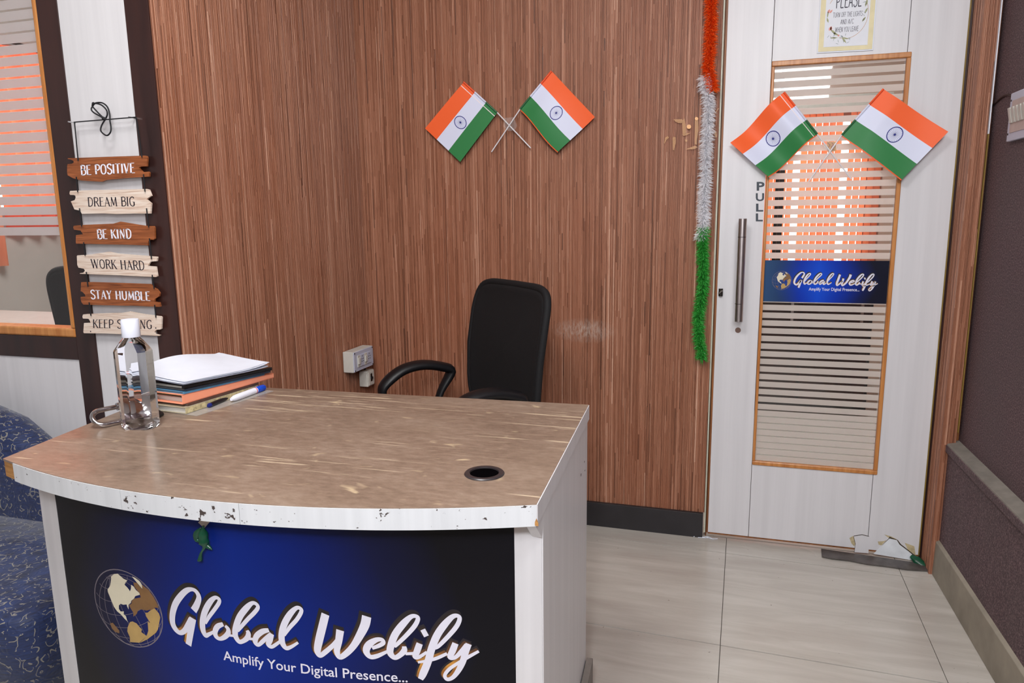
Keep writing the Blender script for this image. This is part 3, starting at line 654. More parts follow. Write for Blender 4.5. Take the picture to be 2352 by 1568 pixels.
def globe(parent, fn):                   # fn(u, v, layer)
    mb = MB(); n = 48
    for k in range(n):                   # limb ring
        a, b = 2*math.pi*k/n, 2*math.pi*(k+1)/n
        mb.add([fn(r*math.cos(t), r*math.sin(t), 1) for t, r in ((a, .985), (b, .985), (b, 1.01), (a, 1.01))], [(0, 1, 2, 3)])
    def line(P):
        q = [(x, y, .012) for x, y, z_ in P if z_ > 0]
        if len(q) > 2: strokes(mb, [q], lambda x, y: fn(x, y, 1), False, cap=False)
    R = Matrix.Rotation(.45, 3, 'Z') @ Matrix.Rotation(.5, 3, 'X')
    for lon in range(0, 180, 20):
        line([tuple(R @ Vector((math.cos(t)*math.cos(math.radians(lon)), math.sin(t), math.cos(t)*math.sin(math.radians(lon))))) for t in np.linspace(-1.57, 1.57, 24)])
    for la in range(-60, 90, 20):
        L_ = math.radians(la); line([tuple(R @ Vector((math.cos(L_)*math.cos(t), math.sin(L_), math.cos(L_)*math.sin(t)))) for t in np.linspace(.05, 3.1, 30)])
    root = mb.build('globe_emblem', GRIDC, parent)
    for nm, mat, ly in (('bronze', BRONZE, 2), ('gold', GOLDL, 3), ('cream', CREAMG, 4)):
        for l in GD[nm]:
            q = MB(); polyfill(q, globe_poly(l), lambda x, y: fn(x, y, ly)); q.build('globe_land', mat, parent)
    return root
TL, TR_, BL_, BR_ = at(1762, 597.5, 'y', DY), at(2040, 600, 'y', DY), at(1757, 693, 'y', DY), at(2034, 698, 'y', DY)
yb_ = DY+.0085
mb = MB(); mb.box((gx0+.0005, yb_, bo), (gx1-.0005, yb_+.001, bt))
ban = mb.build('banner', BLUE_DOOR, dr, uv=[((v[0]-gx0)/(gx1-gx0), (v[2]-bo)/(bt-bo)) for v in mb.v])
def dfn(ly): return lambda x, y: Vector((at(x, y, 'y', yb_).x, yb_-.00012*ly, at(x, y, 'y', yb_).z))
def logo(parent, mk):
    mb = MB(); strokes(mb, LOGO, mk(1), grow=.8, dx=-.95, dy=-1.6); strokes(mb, LOGO, mk(1), grow=.35, dx=-.4, dy=-.6); mb.build('lettering_outline', HALO, parent)
    mb = MB()
    for k in range(5): strokes(mb, LOGO, mk(2+k*.2), dx=-.95*(5-k)/5, dy=-1.2*(5-k)/5, cap=False)
    mb.build('lettering_gold', GOLD_DOOR if parent.parent is dr else GOLD_DESK, parent)
    mb = MB(); strokes(mb, LOGO, mk(4.5), cap=False); mb.build('lettering', LOGOWHITE, parent)
logo(ban, dfn)
mb = MB(); text_mesh(mb, 'Amplify Your Digital Presence...', frame3((1857.5, 667), (1974, 668.6), (1857.7, 659.6), 'y', yb_-.0003), .012); mb.build('tagline', LOGOWHITE, ban)
gc = at(1795.5, 644, 'y', yb_)
globe(ban, lambda u, v, ly: Vector((gc.x+u*.0315, yb_-.00012*ly, gc.z+v*.0325)))
# door damage at the foot
decal(dr, 'pale_patch', [(2006, 1271), (2028, 1250), (2043, 1236), (2060, 1240), (2066, 1250), (2086, 1265), (2100, 1277), (2096, 1286)], DY-.0005, plain('bare_white_laminate', (226, 230, 236), .35), th=.002)
decal(dr, 'inset_patch', [(1961, 1231), (1980, 1228.5), (1996.5, 1232), (1994.5, 1270), (1962.5, 1267.5), (1965, 1248)], DY+.0003, WHITE_D, th=.001)
for q in ([(1961, 1231), (1961, 1229.6), (1980, 1226.6), (1996, 1230.5), (1996, 1231.8), (1980, 1228)], [(1960, 1231), (1962, 1231), (1966, 1248), (1963.5, 1268), (1962, 1268), (1964, 1248)], [(2026, 1251), (2041, 1236), (2043, 1232), (2062, 1239.5), (2069, 1249), (2087, 1263), (2103, 1276), (2101, 1279), (2084, 1266), (2064, 1252), (2059, 1240.5), (2045, 1237), (2029, 1253)]):
    decal(dr, 'crack', q, DY+.0006, plain('crack_dark_brown', (58, 44, 30), .9), th=.0012)  # thin dark brown lines along the edges of the patches
for q in ([(1951, 1235), (1960, 1230), (1965, 1248), (1962, 1254), (1956, 1248)], [(2031, 1227), (2046, 1231), (2060, 1238), (2050, 1238), (2040, 1234)], [(2016, 1243), (2030, 1242), (2036, 1240), (2024, 1252), (2018, 1250)], [(2078, 1246), (2100, 1254), (2103, 1275), (2085, 1262)]):
    decal(dr, 'stain', q, DY+.0006, plain('ochre_stain', (188, 172, 136), .8, var=.25, sc=90), th=.0009)
# door jamb left: pale weather strip, dark gap
t5 = struct('trim_5')
MB().box((-.0255, YB-.004, .02), (-.0205, YB+.03, HC)).build('pale_strip', plain('pale_strip', (186, 188, 172), .5), t5)
MB().box((-.0205, YB+.012, 0), (-.0165, YB+.05, HC)).build('rebate', EDGEBROWN, t5)
# threshold metal and debris
th_ = MB(); P = [at(*q, 'z', .003) for q in ((1886, 1262), (2148, 1300), (2142, 1312), (2085, 1309), (2040, 1302), (1990, 1296), (1950, 1288), (1912, 1284), (1888, 1279))]
th_.prism(P, (0, 0, .004)); tag(th_.build('threshold_strip', plain('grey_threshold', (92, 86, 84), .45, .3, var=.3, sc=30)), 'broken dark grey threshold strip lying at the foot of the white door', 'threshold')
def scrap(name, pts, r, mat, label, cat):
    t = thing(name, label, cat, pts[0]); mb = MB(); mb.tube(smoothp([tuple(p) for p in pts], 5), [x for x in np.interp(np.linspace(0, len(r)-1, (len(pts)-1)*5+1), range(len(r)), r)], 9, flat=.45)
    mb.build('deflated_skin', mat, t, smooth='all'); return t
GREENB = plain('green_rubber', (12, 74, 50), .3, var=.3, sc=60)
e = [at(2092, 1276, 'z', .022), at(2106, 1286, 'z', .014), at(2120, 1297, 'z', .006), at(2128, 1304, 'z', .003)]
scrap('balloon_scrap', e, [.006, .016, .012, .003], GREENB, 'dark green burst balloon scrap on the floor at the door\'s lower right corner', 'balloon scrap')
ts = MB(); 
for i in range(4):
    a = at(1593+i*10, 1232+random.uniform(-1, 3), 'z', .002); ts.tube(smoothp([tuple(a), tuple(a+Vector((.02, random.uniform(-.012, .012), .001))), tuple(a+Vector((.04, random.uniform(-.008, .008), 0)))], 4), .0014, 6)
tag(ts.build('string_scrap', PAPER), 'crumpled bit of white string on the floor where the skirting meets the door', 'string')

# ------------------------------------------------------------------ rooms beyond the glass
bo_ = struct('wall_office')
wz0, wz1, wx0, wx1 = .80, 1.86, .18, .98; Yo = 5.6
m = MB(); m.box((-1.46, Yo, 0), (3.1, Yo+.1, wz0)); m.box((-1.46, Yo, wz1), (3.1, Yo+.1, HC)); m.box((-1.46, Yo, wz0), (wx0, Yo+.1, wz1)); m.box((wx1, Yo, wz0), (3.1, Yo+.1, wz1)); m.box((3.0, 2.7, 0), (3.1, Yo, HC)); m.build('wall_core', PINKW, bo_)
w2 = struct('window_2')
MB().box((wx0-.04, Yo+.06, wz0-.04), (wx1+.04, Yo+.07, wz1+.04)).build('daylight_pane', SKY, w2)
for x in (wx0+.0, .66, wx1-.03): MB().box((x, Yo+.0, wz0), (x+.035, Yo+.05, wz1)).build('mullion', BLACKBASE, w2)
vb = thing('vertical_blind', 'orange vertical blind glowing in the office window behind the glass door', 'blind', ((wx0+wx1)/2, Yo-.05, wz1))
MB().box((wx0-.05, Yo-.07, 1.90), (wx1+.1, Yo-.03, 2.01)).build('headrail', PLASTICW, vb)
x = wx0-.04
while x < wx1+.08:
    if not (.46 < x < .50 or .80 < x < .83):
        a = random.uniform(.1, .5); MB().obox((x, Yo-.05, (wz0-.02+1.90)/2), ((math.cos(a), math.sin(a), 0), (-math.sin(a), math.cos(a), 0), (0, 0, 1)), (.0218, .0008, (1.90-wz0+.02)/2)).build('slat', BLIND, vb)
    x += .044
cb = thing('office_cabinet', 'dark low office cabinet seen through the lower glass of the door', 'cabinet', (.3, 4.7, 0))
MB().box((-.7, 4.5, .04), (.86, 5.0, .78)).build('body', BLACKBASE, cb, bevel=.004)
MB().box((-.74, 4.46, .78), (.88, 5.02, .81)).build('worktop', DARKWOOD, cb, bevel=.003)
for i in range(4): MB().box((-.66+i*.38, 4.485, .08), (-.30+i*.38, 4.50, .75)).build('door', DARKWOOD, cb, bevel=.002)
for i in range(4): MB().box((-.35+i*.38, 4.47, .55), (-.335+i*.38, 4.485, .68)).build('handle', STEEL, cb)
sp = thing('office_shelf', 'tall dark steel rack behind the upper left of the door glass', 'shelf', (.25, 5.3, 0))
for xx in (-.15, .34): 
    for yy in (4.95, 5.3): MB().box((xx, yy, .81), (xx+.03, yy+.03, 2.4)).build('upright', DARKMETAL, sp)
for zz in (2.05, 2.38): MB().box((-.15, 4.95, zz), (.37, 5.33, zz+.03)).build('shelf_board', DARKMETAL, sp)
mr = struct('wall_meeting_room')
Ym, Xm = 4.4, -4.4
m = MB(); m.box((Xm-.1, Ym, 0), (-1.46, Ym+.1, HC)); m.box((Xm-.1, 1.6, 0), (Xm, Ym, 1.3)); m.box((Xm-.1, 1.6, 2.3), (Xm, Ym, HC)); m.box((Xm-.1, 1.6, 1.3), (Xm, 2.0, 2.3)); m.box((Xm-.1, 4.2, 1.3), (Xm, Ym, 2.3)); m.box((Xm-.1, YW, 0), (-3.3, 1.6, HC)); m.build('wall_core', PALE, mr)
w3 = struct('window_3'); MB().box((Xm-.07, 1.98, 1.28), (Xm-.06, 4.22, 2.32)).build('daylight_pane', SKY, w3)
def wavy(name, y0, y1, x, z0, z1, mat, par, amp=.03, per=.12):
    mb = MB(); n = int((y1-y0)/.012); V_ = []
    for i in range(n+1):
        y = y0+(y1-y0)*i/n; xx = x+amp*math.sin(2*math.pi*y/per)+.3*amp*math.sin(y*23)
        V_ += [(xx, y, z0+.01*math.sin(y*9)), (xx, y, z1)]
    mb.add(V_, [(2*i, 2*i+2, 2*i+3, 2*i+1) for i in range(n)]); return mb.build(name, mat, par, smooth='all')
q = at(90, 536, 'x', Xm+.06)
cu1 = thing('curtain', 'wide red-orange curtain behind the frosted meeting room window', 'curtain', (Xm+.06, q.y, q.z))
wavy('drape', 3.43, 4.3, Xm+.06, q.z, 2.3, CURT, cu1); MB().tube([(Xm+.06, 3.42, 2.32), (Xm+.06, 4.35, 2.32)], .012, 8).build('rod', DARKMETAL, cu1)
q = at(10, 607, 'x', Xm+.06)
cu2 = thing('curtain', 'narrow bright orange curtain end below the frosting at the window\'s far left', 'curtain', (Xm+.06, q.y, q.z))
wavy('drape', 2.6, at(21, 600, 'x', Xm+.06).y, Xm+.06, q.z, 2.3, BLIND, cu2, .02, .07); MB().tube([(Xm+.06, 2.55, 2.32), (Xm+.06, 3.41, 2.32)], .012, 8).build('rod', DARKMETAL, cu2)
tb = thing('meeting_table', 'pale grey table top behind the meeting room window', 'table', (-3.5, 2.55, 0))
MB().box((-4.2, 2.2, .72), (-2.86, 2.78, .75)).build('tabletop', plain('pale_table', (176, 176, 172), .4), tb, bevel=.004)
for xx in (-4.1, -3.0):
    for yy in (2.36, 2.72): MB().box((xx, yy, 0), (xx+.04, yy+.04, .72)).build('leg', DARKMETAL, tb)

# ------------------------------------------------------------------ CHAIRS
def office_chair(label, loc, face, sc=1.0, top=.985):
    """face = angle of the facing direction; local: f forward, s sideways"""
    t = thing('office_chair', label, 'chair', loc); o = Vector(loc); fx = Vector((math.cos(face), math.sin(face), 0)); sx = Vector((-math.sin(face), math.cos(face), 0))
    W_ = lambda f, s, z: o+fx*f+sx*s+Vector((0, 0, z))
    # backrest: rounded padded slab with a rolled rim
    def rr(w_, h, n=28, p=7.0):
        return [(math.copysign(abs(math.cos(a))**(2/p), math.cos(a))*w_, math.copysign(abs(math.sin(a))**(2/p), math.sin(a))*h) for a in np.arange(n)*2*math.pi/n]
    zc, hh = (top+.50)/2, (top-.50)/2
    def bf(s, z, d):            # curved sheet
        k = (z+hh)/(2*hh); tw = .93+.07*math.sin(k*math.pi*.75)
        return W_(-.225-.055*k+.20*s*s+.02*math.sin(k*3.1)+d, s*tw, zc+z)
    mb = MB(); n = 28; rings = []
    for sc_, d in ((.0001, .006), (.5, .005), (.86, .004), (.93, .012), (1, .006), (1, -.012), (.94, -.02), (.86, -.012), (.4, -.012), (.0001, -.012)):
        rings.append([bf(a*sc_, b*sc_, d) for a, b in rr(.250, hh)])
    for r_ in rings: pass
    vs = [p for r_ in rings for p in r_]; fs = [(i*n+k, i*n+(k+1) % n, (i+1)*n+(k+1) % n, (i+1)*n+k) for i in range(len(rings)-1) for k in range(n)]
    mb.add(vs, fs); bk = mb.build('backrest', MESHF, t, smooth='all', subsurf=1)
    mb = MB(); P = rr(.248, hh, 56); mb.tube([bf(a, b, -.002) for a, b in P], .013, 8, closed=True); mb.build('rim', MESHF, bk, smooth='all')
    # seat cushion
    mb = MB(); rings = []
    for sc_, z in ((.001, .395), (.8, .395), (.98, .405), (1, .43), (.97, .455), (.85, .468), (.4, .472), (.001, .472)):
        rings += [W_(.01+a*sc_, b*sc_, z-.01*max(0, a)) for a, b in rr(.235, .235)]
    mb.add(rings, [(i*28+k, i*28+(k+1) % 28, (i+1)*28+(k+1) % 28, (i+1)*28+k) for i in range(7) for k in range(28)]); mb.build('seat', MESHF, t, smooth='all')
    MB().tube([W_(-.20, 0, .40), W_(-.275, 0, .45), W_(-.285, 0, .56), W_(-.28, 0, .64)], .022, 8, flat=1.3).build('back_bracket', BLACKP, t, smooth='all')
    for sd in (-1, 1):
        prof = smoothp([(-.165, .638), (-.12, .662), (-.03, .678), (.06, .668), (.135, .628), (.158, .592), (.13, .545), (.085, .47), (.05, .415), (-.01, .40), (-.06, .42), (-.085, .49), (-.115, .565)], 5, True)
        MB().tube([W_(a*.86, sd*.262, b*.975) for a, b in prof], [.0125+.006*max(0, min(1, (b-.56)/.08)) for a, b in prof], 12, closed=True, flat=1.7, up=(fx.x*0, 0, 1) if False else None).build('armrest', BLACKP, t, smooth='all')
    MB().lathe(tuple(o), [(.028, .39), (.028, .25), (.022, .25), (.022, .12), (.04, .12), (.04, .07), (0.001, .07)], 16).build('gas_lift', DARKMETAL, t, smooth=True)
    MB().box(o+Vector((-.09, -.09, .37)), o+Vector((.09, .09, .395))).build('mechanism', BLACKP, t, bevel=.006)
    for k in range(5):
        a = face+2*math.pi*k/5; d = Vector((math.cos(a), math.sin(a), 0))
        lg = MB().tube([o+Vector((0, 0, .10)), o+d*.15+Vector((0, 0, .095)), o+d*.27+Vector((0, 0, .07))], [.024, .02, .014], 8).build('leg', BLACKP, t, smooth='all')
        c = o+d*.27+Vector((0, 0, .026)); e = Vector((-d.y, d.x, 0))
        MB().tube([c-e*.02, c+e*.02], .026, 14).build('caster', BLACKP, lg, smooth=True)
    return t
office_chair('black mesh-back office chair standing behind the desk', (-.885, 2.18, 0), math.radians(227), top=.968)
office_chair('black mesh-back chair seen through the window of the meeting room', (-2.42, 2.50, 0), math.radians(100), top=1.02)

# ------------------------------------------------------------------ SOFA
so = thing('sofa', 'blue sofa with pale scroll pattern against the window wall, left of the desk', 'sofa', (-2.1, 1.2, 0))
SX0, SX1 = -2.95, -1.315
def sofa_top(x):
    return float(np.interp(x, [-2.95, -2.8, -2.6, -2.15, -2.02, -1.9, -1.77, -1.6, -1.45, -1.315], [.5, .62, .70, .70, .69, .655, .565, .47, .43, .41]))
# backrest: section swept along x
mb = MB(); xs = np.linspace(SX0, SX1, 40); R = []; 
for x in xs:
    h = sofa_top(x); sec = [(1.50, .18), (1.50, h-.03), (1.485, h-.006), (1.455, h), (1.42, h-.004), (1.395, h-.03), (1.375, (h+.4)/2), (1.36, .41), (1.355, .36), (1.36, .18)]
    R += [(x, y, z) for y, z in sec]
k = 10; mb.add(R, [(i*k+j, i*k+(j+1) % k, (i+1)*k+(j+1) % k, (i+1)*k+j) for i in range(39) for j in range(k)]+[tuple(range(k)), tuple(39*k+j for j in range(k))])
mb.build('backrest', BROC, so, smooth='all')
# seat with rolled, rounded front right corner
mb = MB(); R = []; n = 36
for sc_, z in ((0.0, .405), (.94, .404), (.985, .395), (1, .37), (1, .33), (.985, .18), (0, .18)):
    for kk in range(n):
        a = 2*math.pi*kk/n; p_ = 9
        u = math.copysign(abs(math.cos(a))**(2/p_), math.cos(a)); v = math.copysign(abs(math.sin(a))**(2/p_), math.sin(a))
        R.append(((SX0+SX1-.02)/2+u*(SX1-SX0)/2*(sc_ if sc_ == 0 else 1-(1-sc_)*.25), 1.155+v*.215*sc_, z))
mb.add(R, [(i*n+j, i*n+(j+1) % n, (i+1)*n+(j+1) % n, (i+1)*n+j) for i in range(6) for j in range(n)]); mb.build('seat_cushion', BROC, so, smooth='all')
MB().box((SX0+.03, .98, .05), (SX1-.04, 1.47, .19)).build('base', BROC, so, bevel=.01)
for x in (SX0+.08, SX1-.1):
    for y in (1.0, 1.43): MB().box((x, y-.02, 0), (x+.04, y+.02, .06)).build('leg', DARKWOOD, so)

# ------------------------------------------------------------------ DESK
ZT = .77; TH = .0345
dk = thing('reception_desk', 'bow-fronted reception desk with worn brown top, white sides and blue logo front', 'desk', (-.82, 1.25, 0))
XL, XRt = -1.268, -.256
front = [(x, bowY(x, 0)) for x in np.linspace(XL, XRt, 41)]
BLc, BRc = (-1.366, 1.525), (-.283, 1.569)
MB().prism([(x, y, ZT-.004) for x, y in [BLc]+front+[BRc]], (0, 0, .004)).build('desktop', DESKTOP, dk)
MB().prism([(x*1.0, y+.0015, ZT-TH) for x, y in [BLc]+front+[BRc]], (0, 0, TH-.004)).build('top_core', RAWWOOD, dk)
def bandseg(x0, x1, name='edge_band'):
    xs_ = np.linspace(x0, x1, 16); mb = MB(); V_ = []
    for x in xs_: V_ += [(x, bowY(x, -.0012), ZT-TH-.001), (x, bowY(x, -.0012), ZT-.0012), (x, bowY(x, .002), ZT-.0012), (x, bowY(x, .002), ZT-TH-.001)]
    mb.add(V_, [(i*4+j, i*4+(j+1) % 4, (i+1)*4+(j+1) % 4, (i+1)*4+j) for i in range(15) for j in range(4)]+[(0, 1, 2, 3), (60, 61, 62, 63)]); return mb.build(name, BAND, dk, smooth=True)
bandseg(-1.2285, -.9305); bandseg(-.9295, -.7035); bandseg(-.7025, XRt)
# right edge strip
MB().prism([(XRt, bowY(XRt, 0), ZT-TH), (XRt+.0015, bowY(XRt, 0), ZT-TH), (BRc[0]+.0015, BRc[1], ZT-TH), (BRc[0], BRc[1], ZT-TH)], (0, 0, TH-.001)).build('edge_band', WHITE, dk)
# curved front: two stiles and the printed banner between
def bowpiece(x0, x1, z0, z1, off, th, mat, name, par, n=24):
    mb = MB(); V_ = []; uv = []
    for x in np.linspace(x0, x1, n):
        for y_, z in ((bowY(x, off), z0), (bowY(x, off), z1), (bowY(x, off)+th, z1), (bowY(x, off)+th, z0)): V_.append((x, y_, z)); uv.append(((x+1.187)/.885, (z-.28)/.43))
    mb.add(V_, [(i*4+j, i*4+(j+1) % 4, (i+1)*4+(j+1) % 4, (i+1)*4+j) for i in range(n-1) for j in range(4)]+[(0, 1, 2, 3), tuple((n-1)*4+j for j in range(4))]); return mb.build(name, mat, par, smooth=True, uv=uv)
bowpiece(-1.246, -1.187, .05, ZT-TH, .05, .018, WHITE, 'front_stile', dk, 8)
bowpiece(-.3015, -.2605, .05, ZT-TH, .05, .018, WHITE, 'front_stile', dk, 8)
bn = bowpiece(-1.187, -.302, .12, ZT-TH, .051, .016, BLUE_DESK, 'banner', dk, 40)
bowpiece(-1.187, -.302, .05, .12, .051, .016, WHITE, 'bottom_rail', dk, 40)
# map door logo pixels to the desk surface
gx_ = at(1822, 640, 'y', yb_).x; yx_ = at(2016.5, 651, 'y', yb_).x
Ss = (.908-.358)/(yx_-gx_); gt = at(1843, 624, 'y', yb_).z
def mk(ly):
    def f(x, y):
        q = at(x, y, 'y', yb_); X = -.908+(q.x-gx_)*Ss; Z = .583+(q.z-gt)*Ss*.985-.018*(X+.908)
        return Vector((X, bowY(X, .051)-.00018*ly, Z))
    return f
logo(bn, mk)
mb = MB()
def tf(x, y):
    X = -.798+x*.325; Z = .4545+y*.0185-.012*x
    return Vector((X, bowY(X, .051)-.0004, Z))
text_mesh(mb, 'Amplify Your Digital Presence...', tf, .009); mb.build('tagline', LOGOWHITE, bn)
globe(bn, lambda u, v, ly: Vector((GC[0]+u*GRX, bowY(GC[0]+u*GRX, .051)-.00015*ly, GC[1]+v*GRZ)))
# sides, back, plinths
def sidep(x, y0, x1, y1, name, z0=.0):
    d = Vector((x1-x, y1-y0, 0)).normalized(); nrm = Vector((d.y, -d.x, 0)); c = Vector(((x+x1)/2, (y0+y1)/2, (z0+ZT-TH)/2))
    return MB().obox(c-nrm*.009, (d, nrm, (0, 0, 1)), ((Vector((x1-x, y1-y0, 0))).length/2, .009, (ZT-TH-z0)/2)).build(name, WHITE, dk, bevel=.0008)
sidep(-.2585, bowY(-.26, .052), -.285, 1.565, 'side_panel')
# left side panel stands square under the top
MB().box((-1.246, .99, 0), (-1.228, 1.50, ZT-TH)).build('side_panel', WHITE, dk, bevel=.0008)
MB().box((-1.228, 1.44, .25), (-.30, 1.455, ZT-TH)).build('modesty_panel', WHITE, dk)
MB().obox((-.262, 1.30, .062), ((-.0265, .52, 0), (.52, .0265, 0), (0, 0, 1)), (.27, .008, .062)).build('plinth', plain('grey_plinth', (128, 120, 114), .6, var=.15, sc=20), dk, bevel=.002)
# top extends flush over the side panel: upper strip
MB().prism([(-.2585, bowY(-.26, .045), ZT-.075), (-.2585, bowY(-.26, .002), ZT-TH-.001), (-.2585, bowY(-.26, .045)+.02, ZT-TH-.001)], (-.016, 0, 0)).build('corner_gusset', WHITE, dk)
# chipped corner and scuffs
q = at(1228, 1192, 'y', bowY(-.27, -.003)); MB().prism([(q.x-.004, bowY(q.x, -.0018), ZT-TH), (q.x+.001, bowY(q.x, -.0018), ZT-TH+.012), (q.x+.004, bowY(q.x, -.0018), ZT-TH+.004), (q.x+.004, bowY(q.x, -.0018), ZT-TH)], (0, .001, 0)).build('chip', RAWWOOD, dk)
for x_, y_, w_, h_ in ((1332, 1090, 3, 14), (1340, 1060, 2, 8), (1341, 1080, 1.5, 6)):
    p = at(x_, y_, 'x', -.2745); d_ = .0012*h_/6
    MB().prism([(p.x+.0022, p.y-.002, p.z-d_), (p.x+.0022, p.y+.002, p.z-d_*.6), (p.x+.0022, p.y+.0025, p.z+d_), (p.x+.0022, p.y-.001, p.z+d_*.8)], (.0006, 0, 0)).build('scuff', DARKMETAL, dk)
# cable grommet
gq = at(1112.5, 1087.5, 'z', ZT); gr = MB().lathe((gq.x, gq.y, ZT), [(.0245, -.03), (.0245, -.001), (.0255, .0028), (.0325, .0028), (.0345, .001), (.0345, 0)], 36).build('cable_grommet', plain('dark_brown_plastic', (46, 40, 42), .35), dk, smooth=True)
MB().lathe((gq.x, gq.y, ZT), [(.0001, .0006), (.0246, .0006)], 30).build('grommet_hole_shade', plain('grommet_shade_black', (6, 5, 6), 1.0, **{'Specular IOR Level': 0.0}), dk)  # flat black disc, paints the dark depth of a hole that isn't cut

# balloon scrap taped to the desk front
x0, z0 = desk_px(465, 1190, .04); yy = bowY(x0, .046)
bt_ = thing('balloon_scrap', 'dark green burst balloon hanging from a square of tape on the desk front', 'balloon scrap', (x0, yy, z0))
P = [desk_px(*q, .048) for q in ((468, 1187), (480, 1199), (468, 1213), (454, 1200))]
MB().prism([(a, bowY(a, .049), b) for a, b in P], (0, .0015, 0)).build('tape', plain('tape_square', (206, 198, 196), .4), bt_)
def ds(l, off): return [(lambda q: (q[0], bowY(q[0], off), q[1]))(desk_px(*p, off)) for p in l]
mb = MB(); mb.tube(smoothp(ds([(467, 1207), (466, 1222), (468, 1240), (470, 1256), (462, 1270), (459, 1288)], .040), 5), [.002]*3+[.004, .006, .0075, .008, .008, .0075, .007, .0075, .009, .008, .005, .0035, .003, .0025, .0022, .002, .0022, .0026, .003, .0035, .0042, .004], 9, flat=.5)
mb.build('deflated_skin', GREENB, bt_, smooth='all')
mb = MB(); mb.tube(smoothp(ds([(462, 1212), (453, 1225), (452, 1238), (460, 1242)], .043), 5), [.002, .003, .004, .005, .006, .006, .006, .006, .005, .005, .004, .004, .003, .003, .002, .002], 8, flat=.45); mb.tube(smoothp(ds([(472, 1250), (480, 1256), (487, 1262)], .043), 4), [.005, .005, .004, .004, .003, .003, .002, .001, .001], 8, flat=.5)
mb.build('torn_flap', GREENB, bt_, smooth='all')

# ------------------------------------------------------------------ BOTTLE
bq = at(324, 981, 'z', ZT); bp = (bq.x, bq.y, ZT)
bo2 = thing('sanitizer_bottle', 'tall clear faceted plastic bottle with white cap, full of clear liquid, on the desk', 'bottle', bp)
ang = math.radians(12); cb_, sb_ = math.cos(ang), math.sin(ang)
def octa(w_, d, ch):
    k = w_-ch; gv = .0011 if w_ > .033 and d > .0235 else 0
    return [(k, -d), (w_, -d+ch), (w_, d-ch), (k, d), (-k, d), (-w_, d-ch), (-w_, -d+ch), (-k, -d), (-.3*k, -d), (-.2*k, -d+gv), (-.1*k, -d), (.02*k, -d+gv), (.14*k, -d), (.26*k, -d+gv), (.38*k, -d)]
levels = [(.031, .020, .009, 0), (.0345, .0235, .010, .005), (.035, .024, .011, .012), (.035, .024, .011, .164), (.0335, .023, .0115, .169), (.021, .0175, .009, .186), (.0145, .0140, .0075, .193), (.0138, .0138, .0075, .199)]
mb = MB(); V_ = []
for w_, d, ch, z in levels: V_ += [(bp[0]+a*cb_-b*sb_, bp[1]+a*sb_+b*cb_, ZT+.0005+z) for a, b in octa(w_, d, ch)]
mb.add(V_, [(i*15+j, i*15+(j+1) % 15, (i+1)*15+(j+1) % 15, (i+1)*15+j) for i in range(7) for j in range(15)]+[tuple(range(15)), tuple(105+j for j in range(15))])
n = NT('clear_liquid_bottle'); n.col((.97, .98, 1, 1)); n.set(.02, IOR=1.36); n.b.inputs['Transmission Weight'].default_value = 1
body = mb.build('body', n.m, bo2, smooth=True)
mb = MB(); mb.lathe((bp[0], bp[1], ZT), [(.0001, .1955), (.0175, .1955), (.0178, .1965), (.0172, .230), (.0162, .232), (.0001, .232)], 40); mb.build('cap', plain('white_cap', (226, 230, 244), .4, var=.01), bo2, smooth=True)

# ------------------------------------------------------------------ PADLOCK + KEYS
pk = thing('padlock', 'chrome padlock lying on its side behind the clear bottle', 'padlock', tuple(at(300, 955, 'z', ZT)))
a = at(228, 968, 'z', ZT+.008); c_ = at(300, 950, 'z', ZT+.008)
dd = Vector((c_.x-a.x, c_.y-a.y, 0)).normalized(); pp = Vector((-dd.y, dd.x, 0))
L0, L1 = at(242, 976, 'z', ZT+.0055), at(290, 965, 'z', ZT+.0055); dd = (L1-L0).normalized(); pp = (Vector((-dd.y, dd.x, 0))*.75+Vector((0, 0, .66))).normalized()
cen = Vector((L0.x, L0.y, ZT+.0058))+dd*.004+pp*.02
pts = [cen+dd*.062+pp*.02]+[cen+dd*t+pp*.02 for t in (.04, .02)]+[cen+dd*(-math.cos(t)*.021)*1+pp*(math.sin(t)*.02) for t in np.linspace(math.pi/2, -math.pi/2, 12)][0:12]
pts = [cen+dd*.062+pp*.02, cen+dd*.02+pp*.02]+[cen-dd*(math.sin(t)*.021)+pp*(math.cos(t)*.02) for t in np.linspace(0, math.pi, 13)]+[cen+dd*.02-pp*.02, cen+dd*.062-pp*.02]
MB().tube(pts, .0052, 12).build('shackle', CHROME, pk, smooth='all')
MB().tube([cen+dd*.036+pp*.02, cen+dd*.046+pp*.02], .0085, 14).build('collar', CHROME, pk, smooth=True)
MB().tube([cen+dd*.036-pp*.02, cen+dd*.046-pp*.02], .0085, 14).build('collar', CHROME, pk, smooth=True)
mb = MB(); b0 = cen+dd*.046; b1 = cen+dd*.092
mb.tube([b0, b0+dd*.003, b0+dd*.022, b1-dd*.004, b1], [.028, .0315, .034, .031, .026], 24, flat=.42, up=pp); 
for i_ in range(len(mb.v)): mb.v[i_] = (mb.v[i_][0], mb.v[i_][1], mb.v[i_][2]+.006)
mb.build('body', CHROME, pk, smooth=True)
kt = thing('key_fob', 'small black fob beside the book stack behind the bottle', 'key fob', tuple(at(364, 952, 'z', ZT)))
P = [at(*q, 'z', ZT+.001) for q in ((350, 946), (363, 944), (377, 953), (362, 962), (348, 960))]; MB().prism(P, (0, 0, .006)).build('fob', BLACKP, kt, bevel=.001)
MB().tube([cen+dd*.094+Vector((0, 0, .012)), cen+dd*.104+Vector((0, .002, .03)), cen+dd*.108+Vector((0, .004, .04))], .004, 8, flat=.5).build('key', CHROME, kt, smooth='all')

